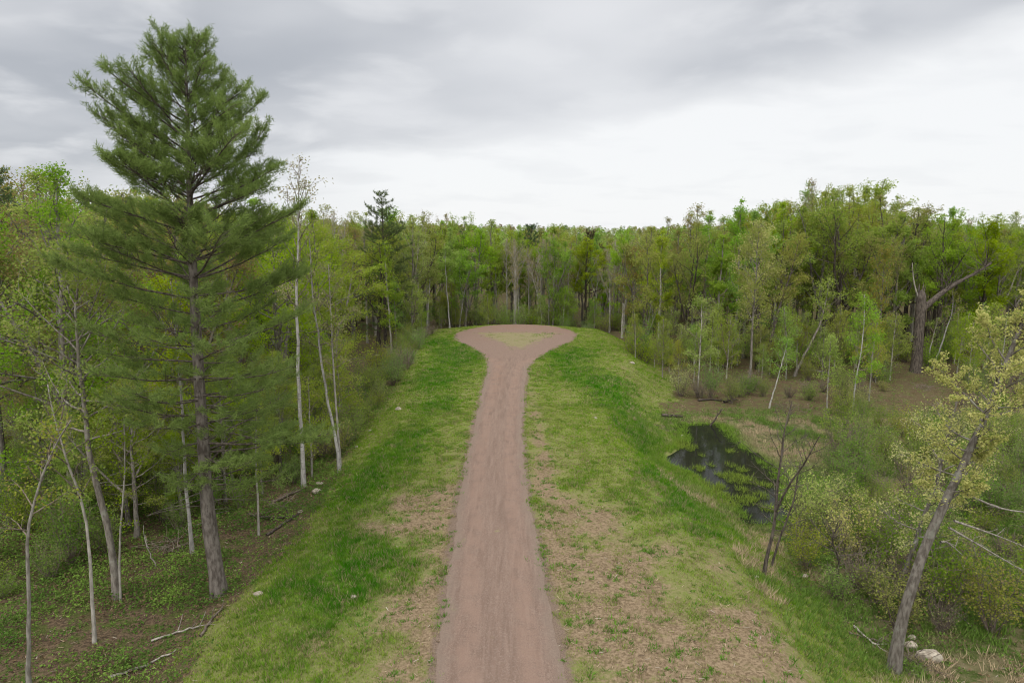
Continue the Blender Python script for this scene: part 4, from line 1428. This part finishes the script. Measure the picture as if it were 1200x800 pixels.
def shrubs():
    rng = np.random.default_rng(500)
    protos = [gen_shrub(501, 2.3, 0.55, 22, 1700, 0.10), gen_shrub(502, 1.8, 0.75, 20, 1300, 0.10), gen_shrub(503, 2.8, 0.4, 20, 2100, 0.105)]
    bare = [gen_shrub(504, 1.9, 0.6, 34, 260, 0.07), gen_shrub(505, 1.5, 0.8, 30, 180, 0.07)]
    cop = {}

    def put(x, y, s, style, label, group):
        if style == 'bare':
            src = bare[int(rng.integers(2))]; bk, lm = 'twig', 'bud'
        else:
            src = protos[int(rng.integers(3))]; bk, lm = 'twig', style
        key = (src[0].name, lm)
        if key not in cop:
            a, b = src[0].copy(), src[1].copy()
            a.materials.append(M[bk]); b.materials.append(M[lm]); cop[key] = (a, b)
        e = empty('shrub', (x, y, hz(x, y)), rng.uniform(0, 6.28), (s, s, s * rng.uniform(0.85, 1.15)))
        tag(e, label, 'shrub', group)
        obj('stems', cop[key][0], None, e); obj('foliage', cop[key][1], None, e)

    pts = []

    def free(x, y, d):
        if any((a - x) ** 2 + (b - y) ** 2 < d * d for a, b in pts): return False
        pts.append((x, y)); return True
    n = 0
    for _ in range(3000):        # marsh right of the pond
        y = rng.uniform(24, 72); x = rng.uniform(12, 0.76 * y + 2)
        sd = poly_sd(np.array([x]), np.array([y]), POND)[0]
        if sd < 1.6 or bank(np.array([x]), np.array([y]))[0] < 4.4: continue
        px, py, _ = project((x, y, -2.0))
        if y > 54 and rng.random() < 0.72: continue
        dens = 0.95 if px > 985 else 0.42
        if abs(px - 930) < 45 and abs(py - 530) < 40: continue
        if px < 1060 and py > 700: dens = 0.3
        if rng.random() > dens: continue
        if y > 50 and 1040 < px < 1110: continue
        if not free(x, y, 1.25): continue
        st = pick(rng, {'shrub': 3.0, 'bare': 1.6, 'olive': 0.7, 'catkin': 0.25})
        lab = {'shrub': 'green alder shrub in the marsh right of the pond', 'bare': 'bare brown twiggy shrub in the marsh right of the pond',
               'olive': 'olive green willow shrub in the marsh right of the pond', 'catkin': 'pale yellow-green shrub in the marsh right of the pond'}[st]
        put(x, y, rng.uniform(0.6, 1.1), st, lab, {'shrub': 'green marsh shrubs', 'bare': 'bare marsh shrubs', 'olive': 'olive marsh shrubs', 'catkin': 'yellow marsh shrubs'}[st])
        n += 1
        if n >= 150: break
    n = 0
    for _ in range(3000):        # brushy rim left of the bank
        y = rng.uniform(40, 92); x = -rng.uniform(10.6, 14.5)
        if not free(x, y, 1.1): continue
        st = pick(rng, {'shrub': 2.5, 'bare': 2.2, 'olive': 1.2})
        put(x, y, rng.uniform(0.6, 1.15), st, {'shrub': 'green shrub in the brushy strip left of the grass bank', 'bare': 'bare brown shrub in the brushy strip left of the grass bank',
            'olive': 'olive shrub in the brushy strip left of the grass bank'}[st], st + ' shrubs left of the bank')
        n += 1
        if n >= 64: break
    n = 0
    for _ in range(3000):        # undergrowth in the near left wood
        y = rng.uniform(25, 48); x = -rng.uniform(12.5, 0.78 * y + 2)
        if y < 32 and x > -18: continue
        if not in_view(x, y, 1.0) or not free(x, y, 1.3): continue
        st = pick(rng, {'shrub': 3, 'maple': 1.0, 'bare': 0.5})
        put(x, y, rng.uniform(0.5, 0.95), st, {'shrub': 'dark green bush under the trees of the left wood', 'maple': 'fresh green bush under the trees of the left wood',
            'bare': 'bare brown bush under the trees of the left wood'}[st], st + ' bushes under the left wood')
        n += 1
        if n >= 60: break
    n = 0
    for _ in range(3000):        # foot of the far wood
        if rng.random() < 0.55:
            y = rng.uniform(103, 112); x = rng.uniform(-20, 24)
            if bank(np.array([x]), np.array([y]))[0] < 3.5: continue
            zone = 'at the foot of the wood behind the turnaround'
        else:
            y = rng.uniform(76, 84); x = rng.uniform(14, 56)
            zone = 'at the foot of the wood beyond the brown clearing'
        if not free(x, y, 1.6): continue
        st = pick(rng, {'shrub': 1.5, 'maple': 1.6, 'aspen': 0.8})
        put(x, y, rng.uniform(0.9, 1.6), st, {'shrub': 'dark green bush ', 'maple': 'fresh green bush ', 'aspen': 'bright light green bush '}[st] + zone, st + ' bushes ' + zone)
        n += 1
        if n >= 70: break


shrubs()


# ------------------------------------------------------------------ grass and low growth
def blades(rng, x, y, z, h, w, K, col, spread=0.5, base=0.06, col_j=0.15):
    n = len(x)
    X = np.repeat(np.stack([x, y, z], 1), K, 0)
    hh = np.repeat(h, K) * rng.uniform(0.55, 1.25, n * K)
    ww = np.repeat(w, K) * rng.uniform(0.7, 1.3, n * K)
    a = rng.uniform(0, 6.283, n * K)
    b = X + np.stack([np.cos(a), np.sin(a), np.zeros(n * K)], 1) * (rng.uniform(0, 1, n * K) * np.repeat(np.broadcast_to(base, n), K))[:, None]
    b[:, 2] -= 0.01
    d = np.stack([np.cos(a) * spread * rng.uniform(0.1, 1.6, n * K), np.sin(a) * spread * rng.uniform(0.1, 1.6, n * K), np.ones(n * K)], 1)
    tip = b + unit(d) * hh[:, None]
    a2 = rng.uniform(0, 6.283, n * K)
    s = np.stack([np.cos(a2), np.sin(a2), np.zeros(n * K)], 1) * ww[:, None] * 0.5
    V = np.stack([b - s, b + s, tip], 1).reshape(-1, 3)
    c = np.repeat(col, K, 0) * (1 + rng.uniform(-col_j, col_j, (n * K, 1)))
    return V, np.repeat(c, 3, 0)


def bank_grass():
    rng = np.random.default_rng(600)
    VV = []; CC = []
    for (y0, y1, n, sc) in ((14, 30, 78000, 1.0), (30, 52, 80000, 1.3), (52, 106, 80000, 2.0)):
        x = rng.uniform(-13.5, 20, n); y = rng.uniform(y0, y1, n)
        g, s, k, wv, br, gv = masks(x, y)
        rd = road_dist(x, y)
        pat = fbm(x, y, 1.3, 70.0, 3)
        p = g * np.clip(1.12 - s * 1.0 + (pat - 0.5) * 2.0, 0.04, 1) * smooth(-0.12, 0.45, rd + (pat - 0.5) * 0.7)
        p = np.where((rd < 0.0) & (rd > -0.45), 0.05 * (pat > 0.55), p)
        p = np.where((rd < 0.1) & (rd > -1.3) & (y > 73), 0.35 * (fbm(x, y, 0.8, 93.0, 3) > 0.53), p)
        isl = smooth(1.8, -1.8, poly_sd(x, y, np.array([at(*q)[:2] for q in ((562, 390), (650, 390), (607, 409))])))
        p = np.where(rd < -0.2, np.clip(isl, 0, 1) * 0.4 * (pat > 0.47), p)
        wat = poly_sd(x, y, POND)
        p = np.where(wat < 0.35, 0.0, p)
        keep = rng.random(n) < p
        x, y, g, s, k, pat, rd, wat = (v[keep] for v in (x, y, g, s, k, pat, rd, wat))
        z = H(x, y)
        m = len(x)
        lushness = np.clip(k + (pat - 0.5) * 1.2 + (fbm(x, y, 3.6, 81.0, 2) - 0.5) * 0.9, 0, 1)[:, None]
        col = (1 - lushness) * np.array([[0.168, 0.262, 0.022]]) + lushness * np.array([[0.036, 0.155, 0.004]])
        yel = np.clip(fbm(x, y, 0.5, 90.0, 3) * 2.2 - 0.75, 0, 1)[:, None] * (1 - lushness * 0.6)
        col = col * (1 - 0.4 * yel) + np.array([[0.22, 0.235, 0.065]]) * 0.4 * yel
        dry = (rng.random((m, 1)) < (0.16 + 0.5 * np.clip(s, 0, 1))[:, None])
        col = np.where(dry, np.array([[0.26, 0.215, 0.115]]), col)
        h = (0.06 + 0.14 * lushness[:, 0] + 0.05 * rng.random(m)) * np.where(s > 0.4, 0.75, 1.0) * (1 + 0.7 * smooth(2.0, 0.3, wat))
        V, C = blades(rng, x, y, z, h, np.full(m, 0.026 * sc), 6, col, 0.65, 0.11 * sc, 0.2)
        VV.append(V); CC.append(C)
    # weeds that come up as separate clumps on the thin straw ground
    n = 2000
    x = rng.uniform(-8, 11, n); y = rng.uniform(15, 62, n) ** 1.0
    g, s, k, wv, br, gv = masks(x, y)
    rd = road_dist(x, y)
    keep = (rng.random(n) < g * np.clip(s * 1.2, 0.05, 1) * 0.75) & (rd > -0.1)
    x, y = x[keep], y[keep]; m = len(x)
    sz = rng.uniform(0.35, 1.6, m) ** 1.8
    for q in range(5):
        ox = rng.normal(size=m) * 0.12 * sz; oy = rng.normal(size=m) * 0.12 * sz
        V, C = blades(rng, x + ox, y + oy, H(x + ox, y + oy), 0.06 + 0.06 * sz, np.full(m, 0.028), 9, np.array([[0.07, 0.165, 0.016]]) * rng.uniform(0.7, 1.5, (m, 1)), 0.9, 0.10, 0.2)
        VV.append(V); CC.append(C)
    V = np.concatenate(VV)
    me = mesh_arrays('grass', V, tris=np.arange(len(V)).reshape(-1, 3))
    color_attr(me, np.concatenate(CC))
    tag(obj('grass', me, M['grass']), 'patchy spring grass on the bank beside the gravel track', 'grass', kind='stuff')


def marsh_grass():
    rng = np.random.default_rng(610)
    VV = []; CC = []
    n = 76000
    x = rng.uniform(7, 44, n); y = rng.uniform(14, 64, n)
    g, s, k, wv, br, gv = masks(x, y)
    wat = poly_sd(x, y, POND)
    pat = fbm(x, y, 0.55, 40.0, 3)
    fine = fbm(x, y, 2.0, 44.0, 2)
    # tussocks that stand in the water
    isles = [(at(px, py, -2.2)[0], at(px, py, -2.2)[1], r) for px, py, r in ((862, 560, 0.9), (880, 563, 0.7), (850, 585, 0.9), (876, 586, 0.8), (838, 571, 0.8), (893, 580, 0.5), (802, 522, 0.9), (858, 545, 0.35), (832, 545, 0.3), (868, 573, 0.5), (845, 556, 0.35), (822, 533, 0.25), (897, 568, 0.35), (818, 548, 0.5), (855, 528, 0.4), (870, 550, 0.4), (900, 595, 0.5))]
    isl = np.zeros(n)
    for a, b, r in isles:
        isl = np.maximum(isl, smooth(1.08, 0.55, np.hypot(x - a, (y - b) * 0.75) / r))
    p = wv * np.clip(0.6 + (pat - 0.5) * 2.4 + (fine - 0.5), 0, 1)
    p = np.maximum(p, smooth(2.2, 0.6, wat) * 0.95)
    p = np.where(wat < 0.15, isl * 0.9, p)
    p = np.where((bank(x, y) < 1.5), 0, p)
    keep = (rng.random(n) < p) & (x < 0.8 * y + 2)
    x, y, wat, pat, fine, isl = (v[keep] for v in (x, y, wat, pat, fine, isl))
    m = len(x)
    z = np.maximum(H(x, y), np.where(isl > 0.1, -2.27, -9))
    rim = smooth(2.4, 0.5, wat)[:, None]
    tan = np.clip(smooth(0.53, 0.62, fbm(x, y, 0.3, 77.0, 3)) + blobs(x, y, [(18.4, 47.5, 2.0, 3.2, 1.2), (21.0, 46.0, 1.5, 2.5, 0.8)]), 0, 1)[:, None] * (1 - rim)
    col = np.array([[0.11, 0.185, 0.034]]) * (1 - rim) + np.array([[0.14, 0.23, 0.03]]) * rim
    col = col * (1 - tan) + tan * np.array([[0.36, 0.28, 0.18]])
    col = np.where(isl[:, None] > 0.1, np.array([[0.16, 0.22, 0.035]]), col)
    h = 0.20 + 0.22 * rng.random(m)
    V, C = blades(rng, x, y, z, h, np.full(m, 0.035), 7, col, 0.75, 0.16, 0.25)
    me = mesh_arrays('marsh_grass', V, tris=np.arange(len(V)).reshape(-1, 3))
    color_attr(me, C)
    tag(obj('marsh_grass', me, M['grass']), 'green and straw-coloured sedge round the pond and marsh', 'grass', kind='stuff')


def undergrowth():
    rng = np.random.default_rng(620)
    n = 64000
    side = rng.random(n)
    x = np.where(side < 0.6, -rng.uniform(9.0, 34, n), rng.uniform(8, 46, n))
    y = np.where(side < 0.6, rng.uniform(16, 62, n), rng.uniform(18, 84, n))
    g, s, k, wv, br, gv = masks(x, y)
    pat = fbm(x, y, 0.4, 140.0, 4)
    wat = poly_sd(x, y, POND)
    p = (1 - g) * np.clip((pat - 0.37) * 4.5, 0.22, 1) * np.where(br > 0.5, 0.2, 1.0)
    keep = (rng.random(n) < p) & (wat > 1.0) & (np.abs(x) < 0.8 * y + 2)
    x, y, pat, br = x[keep], y[keep], pat[keep], br[keep]
    z = H(x, y); m = len(x); K = 8
    hh = 0.06 + 0.45 * np.clip((pat - 0.42) * 3, 0, 1)
    X = np.repeat(np.stack([x, y, z], 1), K, 0)
    C = X + np.stack([rng.normal(size=m * K) * 0.16, rng.normal(size=m * K) * 0.16, rng.random(m * K) * np.repeat(hh, K) + 0.02], 1)
    V, Q = leaf_verts(rng, C, np.full(m * K, 0.10), 1.2)
    hue = fbm(x, y, 0.9, 150.0, 2)
    col = np.array([[0.075, 0.135, 0.026]]) + np.clip((hue - 0.4) * 3, 0, 1)[:, None] * np.array([[0.075, 0.10, 0.018]])
    brn = (rng.random((m, 1)) < 0.18)
    col = np.where(brn, np.array([[0.15, 0.105, 0.06]]), col)
    col = np.repeat(np.repeat(col, K, 0), 4, 0)
    me = mesh_arrays('undergrowth', V, Q)
    color_attr(me, col)
    tag(obj('undergrowth', me, M['tone']), 'low leafy plants over the brown floor of the wood', 'undergrowth', kind='stuff')
    # dry leaves, straw and small sticks on the floor
    n = 46000
    x = rng.uniform(-32, 48, n); y = rng.uniform(15, 84, n)
    g, s, k, wv, br, gv = masks(x, y)
    keep = (rng.random(n) < np.maximum((1 - g) * 0.8, np.clip(s, 0, 1) * 0.9)) & (poly_sd(x, y, POND) > 0.5) & (np.abs(x) < 0.8 * y + 2) & (road_dist(x, y) > 0.05)
    x, y, g = x[keep], y[keep], g[keep]
    m = len(x)
    a = rng.uniform(0, 6.283, m); L = rng.uniform(0.05, 0.22, m); w = rng.uniform(0.006, 0.016, m)
    z = H(x, y) + rng.uniform(0.01, 0.05, m)
    d = np.stack([np.cos(a) * L, np.sin(a) * L, rng.uniform(-0.03, 0.04, m)], 1)
    sd = np.stack([-np.sin(a) * w, np.cos(a) * w, np.zeros(m)], 1)
    b = np.stack([x, y, z], 1)
    V = np.stack([b - sd, b + sd, b + d + sd, b + d - sd], 1).reshape(-1, 4, 3).reshape(-1, 3)
    pal = np.array([(0.29, 0.23, 0.15), (0.18, 0.13, 0.08), (0.12, 0.085, 0.06), (0.34, 0.30, 0.24)])
    col = pal[rng.choice(4, m, p=[.4, .3, .2, .1])]
    me = mesh_arrays('litter', V, np.arange(4 * m).reshape(-1, 4))
    color_attr(me, np.repeat(col, 4, 0))
    tag(obj('litter', me, M['grass']), 'dry straw, sticks and dead leaves strewn on the ground', 'litter', kind='stuff')


bank_grass()
marsh_grass()
undergrowth()


# ------------------------------------------------------------------ stones, logs, brush
def gen_stone(seed, sx, sy, sz):
    import bmesh
    rng = np.random.default_rng(seed)
    bm = bmesh.new()
    bmesh.ops.create_icosphere(bm, subdivisions=3, radius=0.5)
    nrm = unit(rng.normal(size=(9, 3))); off = rng.uniform(0.30, 0.44, 9)
    for v in bm.verts:
        p = np.array(v.co)
        for nn, of in zip(nrm, off):
            e = p @ nn - of
            if e > 0: p = p - nn * e * 0.9
        p = p * (1 + rng.normal() * 0.015)
        v.co = (p[0] * sx, p[1] * sy, p[2] * sz)
    me = bpy.data.meshes.new('stone')
    bm.to_mesh(me); bm.free()
    return me


STONES = [  # px, py, width, label
    (303, 697, 0.42, 'flat pale stone on the grass near the foot of the tall pine'),
    (371, 577, 0.62, 'larger pale boulder at the grass edge below the white birch'),
    (375, 567, 0.45, 'smaller boulder lying against the larger one below the white birch'),
    (352, 600, 0.32, 'small stone at the grass edge between birch and tall pine'),
    (467, 480, 0.55, 'tan stone halfway along the left grass edge'),
    (434, 505, 0.34, 'little stone in the brush left of the grass bank'),
    (418, 524, 0.30, 'small pale stone below the forked birch pair'),
    (1089, 771, 0.95, 'big tan boulder right of the foot of the leaning oak'),
    (1067, 757, 0.50, 'grey stone wedged behind the leaning oak foot'),
    (1068, 748, 0.38, 'small tan stone above the grey one behind the leaning oak'),
    (1157, 717, 0.30, 'small white stone alone in the marsh grass'),
    (943, 675, 0.34, 'pale stone right of the dead tree foot'),
    (886, 676, 0.26, 'white pebble-like stone left of the dead tree foot'),
    (748, 402, 0.95, 'flat pale rock on the bank right of the turnaround'),
    (741, 426, 0.70, 'tan stone at the bank foot right of the turnaround'),
    (772, 404, 0.70, 'flat grey rock between the white snags right of the turnaround'),
    (800, 511, 0.35, 'pale stone at the upper end of the pond'),
    (698, 490, 0.30, 'lone small stone on the grass right of the track'),
    (415, 700, 0.30, 'tan stone in the grass left of the track'),
    (981, 452, 0.5, 'white stone on the brown clearing before the leaning trunk'),
]
for i, (px, py, w, lab) in enumerate(STONES):
    p = gpt(px, py, -0.5)
    rng = np.random.default_rng(700 + i)
    me = gen_stone(700 + i, w, w * rng.uniform(0.6, 0.8), w * rng.uniform(0.45, 0.6))
    o = obj('stone', me, M['stone'], None, (p[0], p[1], p[2] + w * 0.1))
    o.rotation_euler = (rng.uniform(-0.2, 0.2), rng.uniform(-0.2, 0.2), rng.uniform(-0.5, 0.5))
    tag(o, lab, 'stone')

LOGS = [  # ends in the photograph, thickness, material, label
    ((128, 795), (198, 768), 0.055, 'dead', 'pale fallen branch at the bottom left'),
    ((178, 752), (236, 734), 0.045, 'dead', 'thin pale fallen branch just above the lowest one'),
    ((236, 746), (262, 712), 0.05, 'twig', 'dark fallen branch near the foot of the tall pine'),
    ((292, 604), (345, 606), 0.09, 'bark_dark', 'dark fallen log lying level right of the tall pine'),
    ((312, 628), (352, 603), 0.07, 'bark_dark', 'dark fallen log slanting up to the grass edge'),
    ((318, 590), (360, 572), 0.08, 'twig', 'brown fallen log ending at the white birch foot'),
    ((330, 548), (344, 566), 0.05, 'dead', 'short leaning stick left of the white birch'),
    ((362, 528), (400, 527), 0.07, 'bark_dark', 'dark log behind the forked birch pair'),
    ((183, 665), (194, 648), 0.03, 'dead', 'thin stick poking up left of the tall pine'),
    ((1000, 735), (1030, 760), 0.045, 'dead', 'grey fallen branch left of the leaning oak foot'),
    ((995, 742), (1028, 752), 0.035, 'twig', 'brown stick crossing the grey branch left of the leaning oak'),
    ((1100, 700), (1142, 740), 0.03, 'dead', 'thin pale stick in the marsh right of the leaning oak'),
    ((776, 488), (800, 490), 0.13, 'bark_dark', 'short dark log on mud above the pond'),
    ((818, 470), (846, 470), 0.10, 'bark_dark', 'dark brown log behind the pond head'),
    ((848, 472), (862, 469), 0.12, 'bark_dark', 'short dark stump log behind the pond head'),
    ((832, 502), (830, 484), 0.08, 'bark_dark', 'dark upright stub at the pond head'),
    ((945, 434), (985, 440), 0.11, 'bark', 'grey log at the back of the brown clearing'),
    ((945, 640), (990, 618), 0.035, 'dead', 'pale curved branch in the marsh right of the dead tree'),
    ((1140, 640), (1200, 668), 0.04, 'dead', 'bleached fallen bough below the leaning oak crown'),
    ((440, 417), (462, 414), 0.10, 'bark_grey', 'grey log at the foot of the pale young tree'),
]
for i, (a, c, r, mt, lab) in enumerate(LOGS):
    rng = np.random.default_rng(800 + i)
    p0 = gpt(*a); p1 = gpt(*c)
    n = 9
    line = p0[None] + (p1 - p0)[None] * np.linspace(0, 1, n)[:, None]
    line[:, :2] += rng.normal(size=(n, 2)) * 0.03
    line[:, 2] = H(line[:, 0], line[:, 1]) + r * 0.8 + 0.03
    if 'upright' in lab or 'poking' in lab or 'leaning stick' in lab:
        line[:, 2] += np.linspace(0, 1.3, n); line[:, 1] = line[0, 1]
    S = Shape()
    S.tube(line - p0, np.linspace(r, r * 0.55, n), 7, 0.12, rng)
    for k in range(4):
        q = line[rng.integers(2, n)] - p0
        S.tube(grow(rng, q, unit(line[-1] - line[0]) + rng.normal(size=3) * 0.7 + np.array([0, 0, 0.3]), rng.uniform(0.25, 0.9), 4, -0.1, 0.15), np.linspace(r * 0.4, 0.008, 4), 4)
    tag(obj('fallen_log' if r > 0.06 else 'fallen_branch', S.mesh('fallen_log'), M[mt], None, p0), lab, 'log' if r > 0.06 else 'branch')

BRUSH = [((332, 596), 1.6, 'tangle of dead brown twigs at the grass edge right of the tall pine'),
         ((1030, 690), 1.3, 'tangle of dead twigs behind the leaning oak foot'),
         ((1065, 775), 0.9, 'low brown brush heap round the boulders by the leaning oak'),
         ((920, 478), 2.0, 'heap of bare grey twigs near the bent white stem'),
         ((1080, 455), 2.0, 'dark brush heap in front of the broken oak'),
         ((205, 640), 1.0, 'brown twig heap left of the speckled birch')]
for i, ((px, py), w, lab) in enumerate(BRUSH):
    rng = np.random.default_rng(900 + i)
    b = gpt(px, py)
    S = Shape()
    for k in range(70):
        a = rng.uniform(0, 6.28)
        st = np.array([rng.normal() * w * 0.4, rng.normal() * w * 0.4, rng.uniform(-0.05, 0.15)])
        g = grow(rng, st, np.array([math.cos(a), math.sin(a), rng.uniform(-0.1, 0.7)]), rng.uniform(0.5, 1.4), 5, -0.2, 0.2)
        S.tube(g, np.linspace(0.016, 0.006, 5), 3)
    tag(obj('brush_pile', S.mesh('brush_pile'), M['twig'], None, b), lab, 'brush pile')
